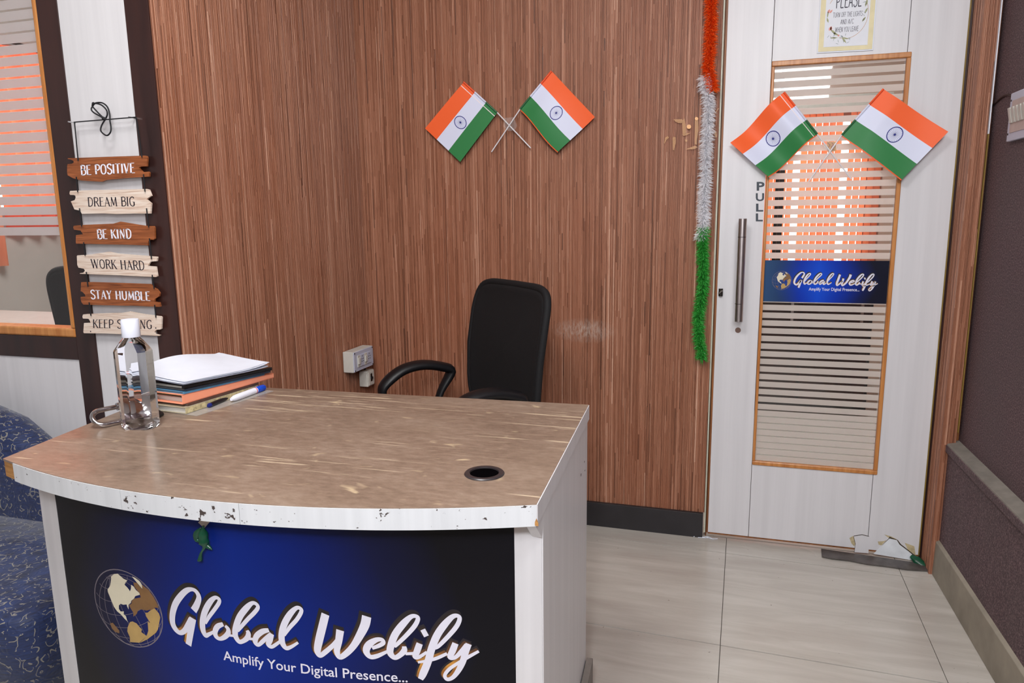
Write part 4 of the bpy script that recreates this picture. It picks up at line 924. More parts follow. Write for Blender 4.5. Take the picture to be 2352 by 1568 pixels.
# ------------------------------------------------------------------ STACK OF STATIONERY
# near corner, direction of the spine (away from camera) and width direction (to the left)
def slab(mb, c, ang, Ls, Ws, z0, z1, t0=0, t1=None):
    if t1 is None: t1 = t0
    d = Vector((math.cos(ang), math.sin(ang), 0)); e = Vector((-math.sin(ang), math.cos(ang), 0)); c = Vector((c[0], c[1], 0))
    P = [c, c+d*Ls, c+d*Ls+e*Ws, c+e*Ws]; T = (0, 1, 1, 0)
    return mb.add([(p.x, p.y, z0+t0*k) for p, k in zip(P, T)]+[(p.x, p.y, z1+t1*k) for p, k in zip(P, T)], [(0, 3, 2, 1), (4, 5, 6, 7), (0, 1, 5, 4), (1, 2, 6, 5), (2, 3, 7, 6), (3, 0, 4, 7)])
G_ST = 'stationery stacked at the back left of the desk'
CARD = streak('speckled_cream_cover', (150, 136, 98), (214, 200, 150), (60, 60, 60), .6)
def speck():
    n = NT('stained_cream_spine'); f = n.noise(n.co(), 90, 3, .6); g_ = n.noise(n.co(), 300, 2)
    c = n.ramp(f, [(.35, lin((158, 144, 110))), (.6, lin((212, 198, 152)))]); c = n.mix(n.M('GREATER_THAN', g_, .7), c, lin((60, 50, 40)))
    n.col(c); n.set(.6); return n.m
SPECK = speck()
PAGES = streak('page_edges', (176, 172, 164), (220, 216, 208), (4, 4, 900), .8)
z = ZT
def book(name, label, cat, c, ang, Ls, Ws, z0, h, cov, spine=None, cov_t=.0015, pages=PAGES):
    t = thing(name, label, cat, (c[0], c[1], z0), G_ST)
    mb = MB(); slab(mb, c, ang, Ls, Ws, z0, z0+cov_t); slab(mb, c, ang, Ls, Ws, z0+h-cov_t, z0+h); mb.build('cover', cov, t, bevel=.0004)
    d = Vector((math.cos(ang), math.sin(ang))); e = Vector((-math.sin(ang), math.cos(ang)))
    mb = MB(); slab(mb, (c[0]+d.x*.003+e.x*.003, c[1]+d.y*.003+e.y*.003), ang, Ls-.006, Ws-.006, z0+cov_t, z0+h-cov_t); mb.build('pages', pages, t)
    mb = MB(); slab(mb, c, ang, Ls, .0022, z0, z0+h); mb.build('spine', spine or cov, t, bevel=.0006)
    return t
# angle of the spine edge (world), measured on the desk plane
c0 = at(428, 952, 'z', ZT); c1 = at(605, 893, 'z', ZT); A0 = math.atan2(c1.y-c0.y, c1.x-c0.x)
print('spine angle', math.degrees(A0), c0, (c1-c0).length)
WST = .165
# transparent sleeve under the books
sl = MB(); q0 = at(452, 955, 'z', ZT+.0005); slab(sl, (q0.x, q0.y), A0-.04, .245, .17, ZT+.0002, ZT+.0012); n = NT('clear_plastic_sleeve'); n.col(lin((210, 205, 200))); n.set(.15); n.b.inputs['Alpha'].default_value = .35
tag(sl.build('plastic_sleeve', n.m), 'clear plastic sleeve sticking out under the bottom book', 'sleeve')
book('ledger', 'thick book with stained cream spine at the bottom of the paper stack', 'book', (c0.x, c0.y), A0, .235, WST, ZT+.0013, .0145, plain('cream_cover', (176, 164, 140), .6), SPECK)
book('notebook', 'thin dark brown notebook between the cream book and the orange file', 'notebook', (c0.x-.004, c0.y+.012), A0-.03, .225, WST, ZT+.0162, .0055, plain('brown_cover', (88, 62, 52), .6, var=.3, sc=60))
# orange box file, open ended
of0 = at(420.5, 929, 'z', ZT+.022); of1 = at(629, 867, 'z', ZT+.022); A1 = math.atan2(of1.y-of0.y, of1.x-of0.x)
ofl = (of1-of0).length
t = thing('box_file', 'orange box file open at its near end, in the middle of the stack', 'file', (of0.x, of0.y, ZT+.034), G_ST)
ORG = plain('orange_card', (250, 160, 126), .5, var=.06, sc=14)
zo = ZT+.0222; ho = .0225; TT = -.0105
mb = MB(); slab(mb, (of0.x, of0.y), A1, ofl, .0018, zo, zo+ho, 0, TT); slab(mb, (of0.x, of0.y), A1, ofl, WST+.005, zo, zo+.0018); slab(mb, (of0.x, of0.y), A1, ofl, WST+.005, zo+ho-.0018, zo+ho, TT); mb.build('folded_cover', ORG, t)
d = Vector((math.cos(A1), math.sin(A1))); e = Vector((-math.sin(A1), math.cos(A1)))
mb = MB(); slab(mb, (of0.x+d.x*.012+e.x*.008, of0.y+d.y*.012+e.y*.008), A1, ofl-.03, WST-.015, zo+.0018, zo+.011, 0, -.002); mb.build('papers', PAGES, t)
mb = MB(); slab(mb, (of0.x+d.x*.02+e.x*.02, of0.y+d.y*.02+e.y*.02), A1, ofl-.05, WST-.03, zo+.011, zo+.016, -.002, -.006); mb.build('inner_sheets', plain('olive_sheets', (120, 126, 84), .7), t)
# folders
zf = zo+ho
def folder(label, col, c, ang, Ls, Ws, z0, h, rough=.35):
    t = thing('folder', label, 'folder', (c[0], c[1], z0), G_ST); mt = plain('folder_'+str(len(bpy.data.materials)), col, rough, var=.2, sc=40)
    mb = MB(); slab(mb, c, ang, Ls, Ws, z0, z0+.0012, TT); slab(mb, c, ang, Ls, Ws, z0+h-.0012, z0+h, TT)
    dd_ = Vector((math.cos(ang), math.sin(ang))); ee = Vector((-math.sin(ang), math.cos(ang)))
    mb.tube([(c[0]+ee.x*h/2, c[1]+ee.y*h/2, z0+h/2), (c[0]+dd_.x*Ls+ee.x*h/2, c[1]+dd_.y*Ls+ee.y*h/2, z0+h/2+TT)], h/2, 10); mb.build('cover', mt, t, smooth=True)
    mb = MB(); slab(mb, (c[0]+dd_.x*.004+ee.x*h, c[1]+dd_.y*.004+ee.y*h), ang, Ls-.012, Ws-h-.004, z0+.0012, z0+h-.0012, TT); mb.build('sheets', PAGES, t)
zf += .0004
f0 = (of0.x+.001, of0.y+.006)
folder('pale blue file cover lying on the orange file', (86, 140, 176), f0, A1+.01, .255, WST, zf, .005)
folder('dark navy file cover above the pale blue one', (40, 50, 66), (f0[0]+.001, f0[1]+.004), A1-.015, .265, WST, zf+.0052, .005)
folder('black glossy folder directly under the loose papers', (24, 22, 26), (f0[0]-.001, f0[1]+.002), A1-.03, .272, WST, zf+.0104, .008, .2)
# loose curled papers
zp = zf+.0192
def sheet(name, label, cat, mat, c, ang, Ls, Ws, z0, curl, grp=None, seed=0):
    d = Vector((math.cos(ang), math.sin(ang), 0)); e = Vector((-math.sin(ang), math.cos(ang), 0)); mb = MB(); n1, n2 = 18, 12; V_ = []
    for lay in (0, 1):
        for i in range(n1+1):
            for j in range(n2+1):
                u, v = i/n1, j/n2; zz = z0+curl(u, v)-.0003*lay+TT*u; p = Vector((c[0], c[1], 0))+d*(u*Ls)+e*(v*Ws); V_.append((p.x, p.y, zz))
    o_ = (n1+1)*(n2+1); F_ = []
    for i in range(n1):
        for j in range(n2):
            a = i*(n2+1)+j; F_ += [(a, a+1, a+n2+2, a+n2+1), (o_+a, o_+a+n2+1, o_+a+n2+2, o_+a+1)]
    mb.add(V_, F_); return tag(mb.build(name, mat, smooth='all'), label, cat, grp)
pc = (f0[0]+.002, f0[1]+.0)
sheet('paper_sheet', 'pink sheet peeping out at the left under the white papers', 'paper', plain('pink_paper', (240, 160, 160), .6, var=.02), (pc[0]-.02, pc[1]+.025), A1+.12, .20, .165, zp+.0003, lambda u, v: .012*v*v*(1-u))
for k_ in range(7):
    sheet('paper_sheet', (['plain white sheet inside the loose paper pile on the black folder']*5+[ 'white sheet directly under the topmost sheet of the pile', 'topmost white sheet of the loose paper pile'])[k_], 'paper', PAPER,
          (pc[0]+random.uniform(-.004, .004), pc[1]+random.uniform(-.006, .006)), A1-.03+random.uniform(-.02, .02), .255, .17, zp+.0022+k_*.0011,
          (lambda a, b: (lambda u, v: a*v**1.5*(.4+.6*math.sin(math.pi*min(1, u*1.05)))+b*max(0, u-.6)**2))(.016+.0026*k_, .05 if k_ > 3 else .02), 'loose white papers on the stack')

# pens
def pen(name, label, cat, a, b, r, segs, z0):
    t = thing(name, label, cat, tuple(a)); a, b = Vector(a), Vector(b)
    for nm, f0_, f1_, rs, mt in segs:
        n_ = len(rs); MB().tube([a+(b-a)*(f0_+(f1_-f0_)*i/(n_-1)) for i in range(n_)], [r*x for x in rs], 16).build(nm, mt, t, smooth=True)
    return t
MW = plain('marker_white', (232, 234, 246), .35, var=.01); MBL = plain('marker_blue', (14, 76, 204), .35, var=.03); MRED = plain('marker_red_band', (220, 60, 84), .4)
zc = ZT+.0085
ma, mbb = at(531, 917, 'z', zc), at(607, 889, 'z', zc)
pen('whiteboard_marker', 'white whiteboard marker with ribbed blue cap on the desk', 'marker', ma, mbb, .0078, [('barrel', 0, .70, [.5, .9, 1, 1, 1, 1, 1, 1, 1], MW), ('red_band', .695, .715, [1.02, 1.02], MRED), ('neck', .714, .74, [.98, .98], MW), ('cap', .735, 1, [1.02, 1.04, 1.0, .96, .7], MBL)], zc)
mk_ = bpy.data.objects['whiteboard_marker']; u_ = (mbb-ma).normalized(); s_ = u_.orthogonal().normalized(); t_ = u_.cross(s_)
capo = [c for c in mk_.children if c.name.startswith('cap')][0]
for k_ in range(9):
    a_ = 2*math.pi*k_/9; off_ = (s_*math.cos(a_)+t_*math.sin(a_))*.0078; MB().tube([ma+(mbb-ma)*.84+off_, ma+(mbb-ma)*.985+off_*.9], .001, 5).build('rib', MBL, capo)
mb = MB(); text_mesh(mb, 'Soni', lambda x, y: ma+(mbb-ma)*(.14+.09*x)+Vector((0, 0, .0079))-Vector((u_.y, -u_.x, 0))*(.0005)+Vector((-u_.y, u_.x, 0))*(-.003+.004*y), .01) if False else None
pa, pb = at(478, 932, 'z', ZT+.006), at(557, 898, 'z', ZT+.006)
pen('ball_pen', 'dark pen with blue end lying between the book stack and the marker', 'pen', pa, pb, .0055, [('end_plug', 0, .06, [.6, 1, 1], plain('pen_blue', (24, 36, 110), .35)), ('barrel', .06, 1, [1, 1, 1, 1, 1, .8], plain('pen_black', (18, 17, 24), .3))], 0)

# ------------------------------------------------------------------ SWITCH BOXES on the side wall
def wbox(name, label, px_tl, px_tr, px_br, px_bl, depth, cat):
    xf = XC+depth; P = [at(*p, 'x', xf) for p in (px_tl, px_tr, px_br, px_bl)]
    y0, y1 = (P[0].y+P[3].y)/2, (P[1].y+P[2].y)/2; zt_, zb_ = (P[0].z+P[1].z)/2, (P[2].z+P[3].z)/2
    t = thing(name, label, cat, (XC, (y0+y1)/2, (zt_+zb_)/2)); MB().box((XC+.0015, y0, zb_), (xf, y1, zt_)).build('casing', PLASTICW, t, bevel=.003)
    return t, y0, y1, zb_, zt_, xf
t, y0, y1, z0, z1, xf = wbox('socket_box', 'larger white switch and socket box on the reed side wall above the small one', (809, 811), (855, 791), (856, 836), (813, 859), .045, 'socket')
MB().box((xf, y0+.002, z0+.002), (xf+.004, y1-.002, z1-.002)).build('faceplate', PLATEW, t, bevel=.0015)
fp = xf+.004; wy, wz = y1-y0, z1-z0
for nm, a, b, c, d_ in (('switch', .16, .30, .22, .78), ('socket_insert', .31, .49, .22, .78), ('switch', .50, .64, .22, .78), ('socket_insert', .65, .84, .22, .78)):
    q = MB().box((fp, y0+wy*a, z0+wz*c), (fp+.003, y0+wy*b, z0+wz*d_)).build(nm, PLASTICW if nm == 'switch' else PLATEW, t, bevel=.0006)
    if nm == 'switch': MB().box((fp+.003, y0+wy*(a+.02), z0+wz*.36), (fp+.007, y0+wy*(b-.02), z0+wz*.66)).build('rocker', PLASTICW, q, bevel=.001)
    else:
        for hy, hz in ((.5, .85), (.3, .62), (.7, .62), (.3, .4), (.7, .4)):
            yy_ = y0+wy*(a+(b-a)*hy); zz_ = z0+wz*(c+(d_-c)*hz); MB().tube([(fp+.0025, yy_, zz_), (fp+.0035, yy_, zz_)], .0022, 8).build('pin_hole', BLACKM, q)
for a, b in ((.05, .08), (.95, .08), (.05, .92), (.95, .92)): MB().tube([(fp, y0+wy*a, z0+wz*b), (fp+.001, y0+wy*a, z0+wz*b)], .003, 8).build('screw', DARKMETAL, t)
t, y0, y1, z0, z1, xf = wbox('isolator_box', 'small cream breaker box below the larger switch box', (843, 852), (858, 848), (861, 881), (846, 889), .040, 'breaker')
wy, wz = y1-y0, z1-z0
MB().box((xf, y0+wy*.1, z0+wz*.08), (xf+.003, y1-wy*.1, z1-wz*.08)).build('cover', PLASTICW, t, bevel=.001)
MB().box((xf+.003, y0+wy*.35, z0+wz*.3), (xf+.0035, y0+wy*.6, z0+wz*.8)).build('breaker_window', DARKMETAL, t); MB().box((xf+.0034, y0+wy*.4, z0+wz*.45), (xf+.009, y0+wy*.55, z0+wz*.6)).build('toggle', BLACKP, t)
MB().tube(smoothp([(XC+.006, 2.50, .66), (XC+.012, 2.52, .62), (XC+.010, 2.53, .57), (XC+.004, 2.54, .53)], 5), .004, 8).build('cable', BLACKM, t, smooth='all')
# switch plate on the right wall
t = thing('switch_plate', 'white switch plate with four rockers on the purple-brown right wall', 'switch', (XU, 2.30, 1.46))
y0, y1, z0, z1 = 2.16, 2.352, 1.392, 1.522; MB().box((XU-.012, y0, z0), (XU-.001, y1, z1)).build('plate', PLATEW, t, bevel=.002)
MB().box((XU-.014, y0+.02, z0+.022), (XU-.012, y1-.022, z1-.022)).build('insert', plain('pinkish_insert', (196, 176, 170), .5), t)
for k_ in range(6): MB().obox((XU-.018, y1-.034-k_*.024, z0+.068), ((1, 0, .2), (0, 1, 0), (-.2, 0, 1)), (.004, .008, .021)).build('rocker', PLASTICW, t, bevel=.001)
for a, b in ((y1-.008, z1-.02), (y1-.008, z0+.02), (y0+.008, z1-.02), (y0+.008, z0+.02)): MB().tube([(XU-.013, a, b), (XU-.012, a, b)], .003, 8).build('screw', DARKMETAL, t)
cwp = [at(x, y, 'x', XU-.003) for x, y in ((2270, 250), (2286, 236), (2300, 224), (2315, 217.5), (2329, 223))]
tag(MB().tube(smoothp([tuple(p) for p in cwp], 5), .003, 8).build('wire', plain('maroon_cable', (52, 28, 24), .6), smooth='all'), 'dark maroon wire running from the wall switch plate to the door post', 'wire')

# ------------------------------------------------------------------ HANGING SIGN (six boards)
hs = thing('hanging_sign', 'hanging sign of six brown and cream boards on black cord over the white pillar', 'sign', tuple(at(242, 275, 'y', YW-.01)))
def c2(l): return [(140+a/7.127, 340+b/7.127) for a, b in l]
def c3(l): return [(140+a/6.819, 560+b/6.819) for a, b in l]
def wood(name, a, b, c):
    n = NT(name); f = n.noise(n.co((10, 10, 160)), 1, 4, .6, .8); n.col(n.ramp(f, [(.3, lin(a)), (.5, lin(b)), (.7, lin(c))])); n.set(.45); n.bump(f, .2, .0006); return n.m
WB, WC = wood('brown_board', (104, 52, 24), (144, 80, 42), (172, 100, 58)), wood('cream_board', (200, 168, 148), (226, 206, 190), (238, 224, 212))
LW, LB = plain('board_white_paint', (240, 238, 250), .4, var=.01), plain('board_black_paint', (36, 26, 40), .45, var=.05)
BD = [
 (c2([(110, 165), (270, 160), (800, 140), (1300, 125), (1360, 122), (1400, 130), (1412, 160), (1405, 298), (1320, 300), (1280, 310), (1275, 325), (1330, 385), (1360, 392), (1430, 385), (1445, 400), (1440, 465), (1360, 470), (1100, 487), (740, 520), (670, 550), (620, 548), (330, 530), (200, 495), (110, 445), (100, 400), (102, 290), (110, 262), (180, 255), (210, 235), (205, 210), (170, 190), (115, 180)]), WB,
  'BE POSITIVE', c2([(325, 443), (1218, 405), (312, 284)]), LW, 1.35),
 (c2([(150, 700), (400, 690), (900, 680), (1390, 668), (1440, 680), (1478, 780), (1430, 810), (1400, 840), (1475, 905), (1462, 1070), (1200, 1070), (900, 1078), (700, 1068), (340, 1075), (315, 1022), (220, 1003), (162, 872), (225, 850), (240, 810), (235, 780), (215, 768), (150, 765), (138, 740)]), WC,
  'DREAM BIG', c2([(440, 955), (1220, 948), (428, 808)]), LB, 1),
 ([(169.5, 518.2), (196, 516), (260.7, 513.3), (276, 508.8), (315.4, 515.4), (339, 519), (352.6, 519), (354.7, 522.4), (355.4, 547.7), (351.9, 550.5), (343.5, 549.8), (340, 556), (339.5, 563.5), (300, 562), (175, 559.5), (174, 556), (174.4, 540), (190.5, 537.8), (185, 529.4), (170, 527.3), (168, 522)], WB,
  'BE KIND', c2([(597, 1487), (1165, 1480), (580, 1332)]), LW, 1.35),
 (c3([(248, 190), (258, 180), (460, 165), (750, 122), (880, 150), (1200, 175), (1500, 200), (1507, 215), (1498, 270), (1400, 278), (1355, 345), (1485, 355), (1507, 505), (1490, 518), (1300, 510), (900, 490), (300, 468), (295, 458), (350, 450), (375, 420), (360, 390), (310, 378), (275, 372), (255, 330)]), WC,
  'WORK HARD', c3([(478, 378), (1318, 412), (460, 238)]), LB, 1),
 (c3([(315, 600), (480, 597), (900, 610), (1395, 628), (1440, 680), (1500, 710), (1545, 770), (1535, 820), (1465, 865), (1465, 905), (1540, 915), (1558, 980), (1530, 985), (1200, 970), (700, 960), (350, 948), (325, 920), (308, 870), (308, 830), (385, 825), (375, 790), (335, 750), (308, 740)]), WB,
  'STAY HUMBLE', c3([(468, 860), (1405, 890), (455, 722)]), LW, 1.35),
 (c3([(345, 1105), (400, 1098), (700, 1085), (950, 1080), (1070, 1058), (1300, 1100), (1560, 1135), (1575, 1150), (1570, 1330), (1555, 1340), (1490, 1345), (1462, 1380), (1470, 1410), (1555, 1430), (1540, 1440), (1000, 1415), (700, 1402), (360, 1398), (350, 1380), (360, 1240), (465, 1235), (440, 1180), (425, 1172), (345, 1168), (335, 1140)]), WC,
  'KEEP SMILING', c3([(498, 1314), (1432, 1330), (494, 1182)]), LB, 1)]
YS = YW-.018
for poly, mat, txt, tb_, lm, hv in BD:
    mb = MB(); P = [at(x, y, 'y', YS) for x, y in poly]
    bm = bmesh.new(); vs = [bm.verts.new(p) for p in P]; f = bm.faces.new(vs); r = bmesh.ops.extrude_face_region(bm, geom=[f])
    for v in r['geom']:
        if isinstance(v, bmesh.types.BMVert): v.co.y += .005
    bmesh.ops.triangulate(bm, faces=bm.faces[:]); bm.verts.index_update()
    mb.add([tuple(v.co) for v in bm.verts], [tuple(v.index for v in f.verts) for f in bm.faces]); bm.free()
    bd = mb.build('board', mat, hs, label=('brown' if mat is WB else 'cream')+' board reading '+txt)
    mb = MB(); lettering(mb, txt, frame3(tb_[0], tb_[1], tb_[2], 'y', YS-.0004), .10*hv, .045*hv, True); mb.build('lettering', lm, bd)
yc = YS-.003
for a, b in (((171, 280), (179.5, 369)), ((175, 406), (178.5, 441)), ((182.5, 478), (187.5, 520)), ((192, 556), (195.5, 587)), ((198, 624), (202, 658)), ((204.5, 694), (209, 725)),
             ((313, 270), (326, 361)), ((329.5, 400), (333, 440)), ((336.5, 478), (341.5, 522)), ((343, 547), (348, 595)), ((349.5, 631), (354, 663)), ((355, 700), (358, 729)), ((170, 280.5), (312, 269))):
    MB().tube([at(*a, 'y', yc), at(*b, 'y', yc)], .0015, 8).build('cord', BLACKM, hs, smooth=True)
K2 = 13.067
lp = [(1150, 690), (1060, 620), (850, 500), (780, 400), (830, 300), (900, 220), (1100, 210), (1260, 330), (1330, 550), (1340, 750), (1370, 950), (1350, 1100), (1250, 1190), (1120, 1120), (1060, 1020), (1100, 870), (1200, 700), (1260, 560), (1230, 420), (1090, 280), (930, 230), (830, 250), (820, 320), (950, 470), (1100, 620), (1190, 690)]
L3 = [at(150+a/K2, 220+b/K2, 'y', yc-.004-.004*math.sin(i*.7)) for i, (a, b) in enumerate(lp)]
MB().tube(smoothp([tuple(p) for p in L3], 5), .0019, 8).build('cord_loop', BLACKM, hs, smooth='all')
kn = MB()
for q, r in (((845, 235), .0042), ((1150, 680), .0048), ((1200, 700), .0035)):
    c = at(150+q[0]/K2, 220+q[1]/K2, 'y', yc-.004); kn.lathe(tuple(c), [(.0001, -r), (r*.8, -r*.6), (r, 0), (r*.8, r*.6), (.0001, r)], 10)
kn.build('knot', BLACKM, hs, smooth='all')
for q in ((168.5, 281), (307, 270.5)):
    p = at(*q, 'y', YW-.006); MB().tube([(p.x, YW-.008-.014, p.z), (p.x, YW+.001, p.z)], .0018, 8).build('nail', CHROME, hs)
for bx_, hp in ((0, None),):
    for q in ((207.8, 761), (357.5, 753)): p = at(*q, 'y', YS-.0006); MB().tube([(p.x, p.y, p.z), (p.x, p.y+.001, p.z)], .0018, 10).build('hole', LB, hs)

# ------------------------------------------------------------------ FLAGS
def flag(label, plane, hoist_top, hoist_bot, fly_bot, fly_top, stick_end, amp, mat, wav, stick_top=None, back=False):
    """corners in photo pixels on the wall plane; hoist = stick side; top = orange side"""
    y0 = plane-.006
    t_ = [at(*p, 'y', y0) for p in (hoist_top, hoist_bot, fly_bot, fly_top)]; ht_, hb_, fb_, ft_ = t_
    root = thing('hand_flag', label, 'flag', tuple(at(*stick_end, 'y', y0)), 'orange, white and green paper flags in crossed pairs')
    n1, n2 = 30, 20; V_ = []; uv = []
    for i in range(n1+1):
        for j in range(n2+1):
            u, v = i/n1, j/n2; p = (hb_*(1-u)+fb_*u)*(1-v)+(ht_*(1-u)+ft_*u)*v
            V_.append((p.x+wav(u, v)[1], p.y-abs(amp*.6)-wav(u, v)[0]*amp*min(1, u*4), p.z+wav(u, v)[2])); uv.append((u, v))
    mb = MB(); mb.add(V_, [(i*(n2+1)+j, i*(n2+1)+j+1, (i+1)*(n2+1)+j+1, (i+1)*(n2+1)+j) for i in range(n1) for j in range(n2)])
    cl = mb.build('cloth', mat, root, smooth='all', uv=uv)
    if back:   # folded second layer showing as an orange edge below the green band
        mb = MB(); q = []
        dn = (hb_-ht_).normalized()*.0035
        for i in range(n1+1):
            a = Vector(V_[i*(n2+1)])
            q += [(a.x, a.y+.0015, a.z), (a.x+dn.x, a.y+.0018, a.z+dn.z)]
        mb.add(q, [(2*i, 2*i+2, 2*i+3, 2*i+1) for i in range(n1)]); mb.build('back_layer', FORANGE, cl, smooth='all')
    top = ht_ if stick_top is None else at(*stick_top, 'y', y0)
    se = at(*stick_end, 'y', y0)+Vector((0, -.005 if mat is FLAG else 0, 0))
    MB().tube([(ht_.x, ht_.y-.001-abs(amp*.6), ht_.z), (hb_.x, hb_.y-.001-abs(amp*.6), hb_.z), (se.x, se.y, se.z)], .0024, 10).build('stick', STICKW, root, smooth=True)
    mb = MB(); n = 8; m_ = []
    for k, seg in enumerate(((1, 2/3), (2/3, 1/3), (1/3, 0))):
        a, b = hb_+(ht_-hb_)*seg[0], hb_+(ht_-hb_)*seg[1]; o0 = len(mb.f)
        mb.tube([(a.x, a.y-.002-abs(amp*.6), a.z), (b.x, b.y-.002-abs(amp*.6), b.z)], .0034, 8)
        for i_ in range(o0, len(mb.f)): mb.mi[i_] = k
    mb.build('sleeve', None, cl, smooth=True, mats=[plain('sleeve_orange', (236, 84, 34), .5), plain('sleeve_white', (218, 220, 240), .5), plain('sleeve_green', (34, 96, 56), .5)])
    return root
flat_ = lambda u, v: (.3*math.sin(u*2.5+v), 0, 0)
flag('left tricolour flag of the pair on the reed wall', YB-.006, (1066, 189), (1143, 259), (1058, 372), (977, 295), (1219, 340), .006, FLAGL, flat_)
flag('right tricolour flag of the pair on the reed wall', YB-.006, (1268, 164), (1196, 251), (1283, 349), (1367, 269), (1130, 349), .010, FLAG, lambda u, v: (1.0*math.sin(u*3.14)+.9*math.sin(v*5+u)*.4, 0, .004*math.sin(u*6.28)*(1-v)), back=True)
flag('left tricolour flag of the pair on the glass door, rippled', DY-.006, (1800, 213), (1876, 309), (1763, 407), (1677, 330), (1955, 411), .016, FLAGL, lambda u, v: (math.sin(u*7.5), 0, .006*math.sin(u*6.5)*.9), back=True)
flag('right tricolour flag of the pair on the glass door, tilted off it', DY-.006, (2027, 206), (1932, 311), (2067, 413), (2171, 305), (1857, 417), .020, FLAG, lambda u, v: (1.2*u+.5*math.sin(v*2+u*4), 0, 0), back=True)
TAPE = NT('clear_tape'); TAPE.col((.9, .9, .9, 1)); TAPE.set(.12); TAPE.b.inputs['Alpha'].default_value = .07; TAPE = TAPE.m
for i_, (x_, y_, pl) in enumerate(((1172, 285, YB-.018), (1908, 334, DY-.020))):
    P = [at(x_+a, y_+b, 'y', pl) for a, b in ((-14, -14), (8, -16), (16, 4), (10, 14), (-4, 16), (-16, 6))]
    tag(MB().prism(P, (0, .0006, 0)).build('clear_tape', TAPE), ['crinkled clear tape over the crossing sticks on the reed wall', 'crinkled clear tape over the crossing sticks on the glass door'][i_], 'tape')
# small gold and red sticker behind the crossing on the door
mb = MB(); P = lambda x, y: at(x, y, 'y', DY+.010)
t = thing('sticker', 'small red and gold sticker on the door glass behind the crossed sticks', 'sticker', tuple(P(1908, 336)))
mb.prism([P(*q) for q in ((1899, 325), (1919, 325), (1921, 347), (1901, 349))], (0, .0005, 0)); mb.build('backing', plain('gold_foil', (196, 140, 60), .35, var=.3, sc=200), t)
mb = MB(); strokes(mb, [[(1901, 328, 1.6), (1906, 333, 1.6), (1902, 340, 1.4)], [(1910, 327, 1.4), (1914, 333, 1.6), (1909, 338, 1.6), (1916, 344, 1.4)], [(1904, 345, 1.4), (1912, 342, 1.4)]], lambda x, y: P(x, y)+Vector((0, -.0003, 0)), cap=False); mb.build('motif', plain('red_foil', (130, 26, 30), .4), t)

# ------------------------------------------------------------------ TINSEL GARLAND
gl = thing('tinsel_garland', 'long orange, white and green tinsel garland hanging left of the door', 'garland', (-.065, YB-.03, 1.9))
def tinsel(name, mat, path, r, dens, lean=0):
    P = [Vector(p) for p in smoothp(path, 12)]; mb = MB(); L_ = 0
    for i in range(len(P)-1):
        a, b = P[i], P[i+1]; n_ = max(1, int((b-a).length*dens)); t = (b-a).normalized()
        for k in range(n_):
            c = a+(b-a)*random.random(); th_ = random.uniform(0, 2*math.pi)
            d = Vector((math.cos(th_), -abs(math.sin(th_))*.8+.15, random.uniform(-.55, .35))); d.normalize()
            l = r*random.uniform(.55, 1.1); w_ = random.uniform(.0008, .0019); s_ = d.cross(Vector((random.random()-.5, random.random()-.5, random.random()-.5))).normalized()*w_
            dr_ = Vector((0, 0, -.25*l)); m_ = c+d*l*.6; e_ = c+d*l+dr_*random.random()
            mb.add([c-s_, c+s_, m_+s_, m_-s_, e_], [(0, 1, 2, 3), (3, 2, 4)])
    mb.tube([tuple(p) for p in P], .003, 5)
    return mb.build(name, mat, gl)
gy = YB-.026
def gpth(l): return [tuple(at(x, y, 'y', gy)) for x, y in l]
tinsel('orange_tinsel', TO, [(at(1632, 0, 'y', gy).x, gy, 2.5), (at(1632, 0, 'y', gy).x, gy, 2.1)]+gpth([(1634, 0), (1633, 60), (1630, 120), (1628, 160), (1636, 195), (1637, 208)]), .029, 6500)
tinsel('white_tinsel', TW, gpth([(1619, 176), (1620, 200), (1628, 230), (1626, 290), (1622, 350), (1620, 410), (1617, 460), (1616, 510), (1610, 535), (1608, 548)]), .029, 6000)
tinsel('green_tinsel', TG, gpth([(1616, 524), (1614, 560), (1615, 610), (1614, 660), (1608, 700), (1604, 740), (1606, 775), (1610, 800), (1613, 824)]), .029, 6000)

# ------------------------------------------------------------------ NOTICE on the door
nt = thing('notice', 'framed white notice with floral ring asking to switch off lights', 'notice', tuple(at(1940, 113, 'y', DY)))
YN = DY-.0045
def NP(u, v):                       # sheet coordinates: u 0..1 left to right, v 0 bottom upward in metres
    a = at(1879, 119, 'y', YN); b = at(2003, 112.5, 'y', YN); return Vector((a.x+(b.x-a.x)*u, YN, a.z+(b.z-a.z)*u+v))
hN = .215; wN = (NP(1, 0)-NP(0, 0)).length
def rect(u0, v0, u1, v1, dy=0, th=.001): return MB().prism([NP(u0, v0)+Vector((0, dy, 0)), NP(u1, v0)+Vector((0, dy, 0)), NP(u1, v1)+Vector((0, dy, 0)), NP(u0, v1)+Vector((0, dy, 0))], (0, th, 0))
rect(-.02, -.004, 1.02, hN+.004, .0012, .002).build('backing', PAPER, nt)
rect(0, 0, 1, hN, 0, .0012).build('border', plain('pale_yellow_border', (226, 214, 172), .5, var=.05), nt)
ps = rect(.095, .013, .91, hN-.013, -.0006, .0006).build('printed_sheet', plain('notice_paper', (226, 228, 236), .5, var=.02), nt)
YL = YN-.0009
INK = plain('notice_ink', (52, 46, 66), .5, var=.03)
for txt, bx_ in (('PLEASE', ((1919, 19.5), (1979, 14), (1921.5, -12))), ('TURN OFF THE LIGHTS', ((1913, 40.5), (1981, 36), (1914, 29.5))), ('AND A/C', ((1930, 56), (1960.5, 54), (1931, 45))), ('WHEN YOU LEAVE', ((1917.5, 74.5), (1971.5, 71), (1918.5, 63)))):
    mb = MB(); lettering(mb, txt, frame3(*bx_, 'y', YL), .09, .085, False); mb.build('lettering', INK, ps)
cN = NP(.5, .108); mb = MB(); rg = []
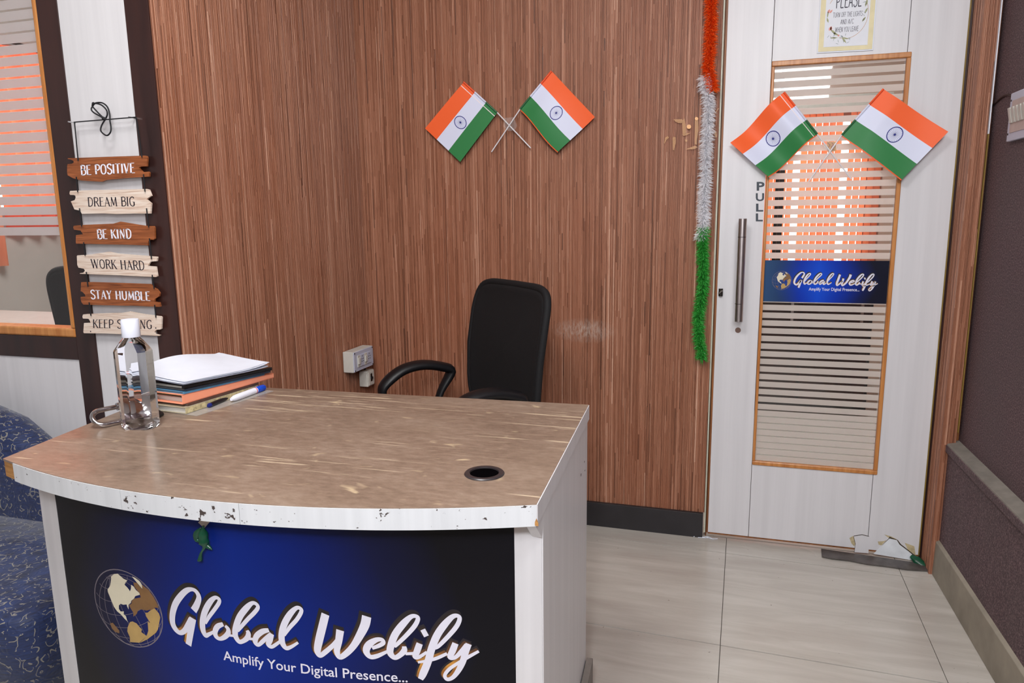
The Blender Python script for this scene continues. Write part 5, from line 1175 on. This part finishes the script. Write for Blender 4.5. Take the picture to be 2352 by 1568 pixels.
for t0, t1 in ((-1.9, .55), (.9, 2.6)):
    strokes(mb, [[(math.cos(a)*.061, math.sin(a)*.072, .0011) for a in np.linspace(t0, t1, 30)]], lambda x, y: Vector((cN.x+x, YL, cN.z+y)), False, cap=False)
mb.build('gold_ring', plain('gold_print', (196, 150, 104), .5), ps)
def leafs(name, mat, spec):
    mb = MB()
    for x, y, a, l, w_ in spec:
        q = []
        for k_ in range(9):
            t = k_/8; q.append((x+math.cos(a)*l*t, y+math.sin(a)*l*t, w_*math.sin(math.pi*min(.98, t+.02))+.0002))
        strokes(mb, [q], lambda X, Y: Vector((cN.x+X, YL-.0001, cN.z+Y)), False, cap=False)
    mb.build(name, mat, ps)
random.seed(3)
leafs('green_leaves', plain('leaf_print', (166, 168, 130), .6, var=.25, sc=200), [(-.046, -.042, -.7, .022, .006), (-.038, -.052, -.5, .018, .006), (-.024, -.068, 3.1, .022, .004), (-.012, -.068, -.3, .022, .0045), (-.010, -.070, -.9, .020, .005), (-.058, -.005, 1.5, .02, .004), (.056, .04, -1.8, .022, .006), (.058, .015, -2.0, .018, .005), (.054, -.012, -2.2, .016, .005), (-.054, -.02, 1.9, .016, .005)])
leafs('grey_sprigs', plain('sprig_print', (150, 164, 164), .6), [(-.03+random.uniform(-.02, .05), -.065+random.uniform(-.02, .012), random.uniform(-3, 0), .010, .0012) for _ in range(16)]+[(.05+random.uniform(-.006, .006), random.uniform(-.03, .04), random.uniform(2, 4), .009, .0012) for _ in range(8)])
leafs('pink_tulips', plain('tulip_print', (232, 160, 146), .6, var=.15, sc=300), [(-.050, -.045, 1.2, .014, .008), (-.045, -.045, 1.5, .013, .006), (-.057, .008, 1.2, .013, .007), (-.052, .008, .9, .013, .005), (-.024, -.063, .6, .006, .006)])

# ceiling lamps (the room's own fittings, above the frame)
for i_, (x_, y_, s_) in enumerate(((-.7, .5, .3),)):
    t = thing('ceiling_light', 'square ceiling light panel above the desk', 'ceiling light', (x_, y_, HC)); MB().box((x_-s_-.02, y_-s_-.02, HC-.02), (x_+s_+.02, y_+s_+.02, HC)).build('frame', PLASTICW, t); MB().box((x_-s_, y_-s_, HC-.024), (x_+s_, y_+s_, HC-.02)).build('diffuser', LAMPE, t)
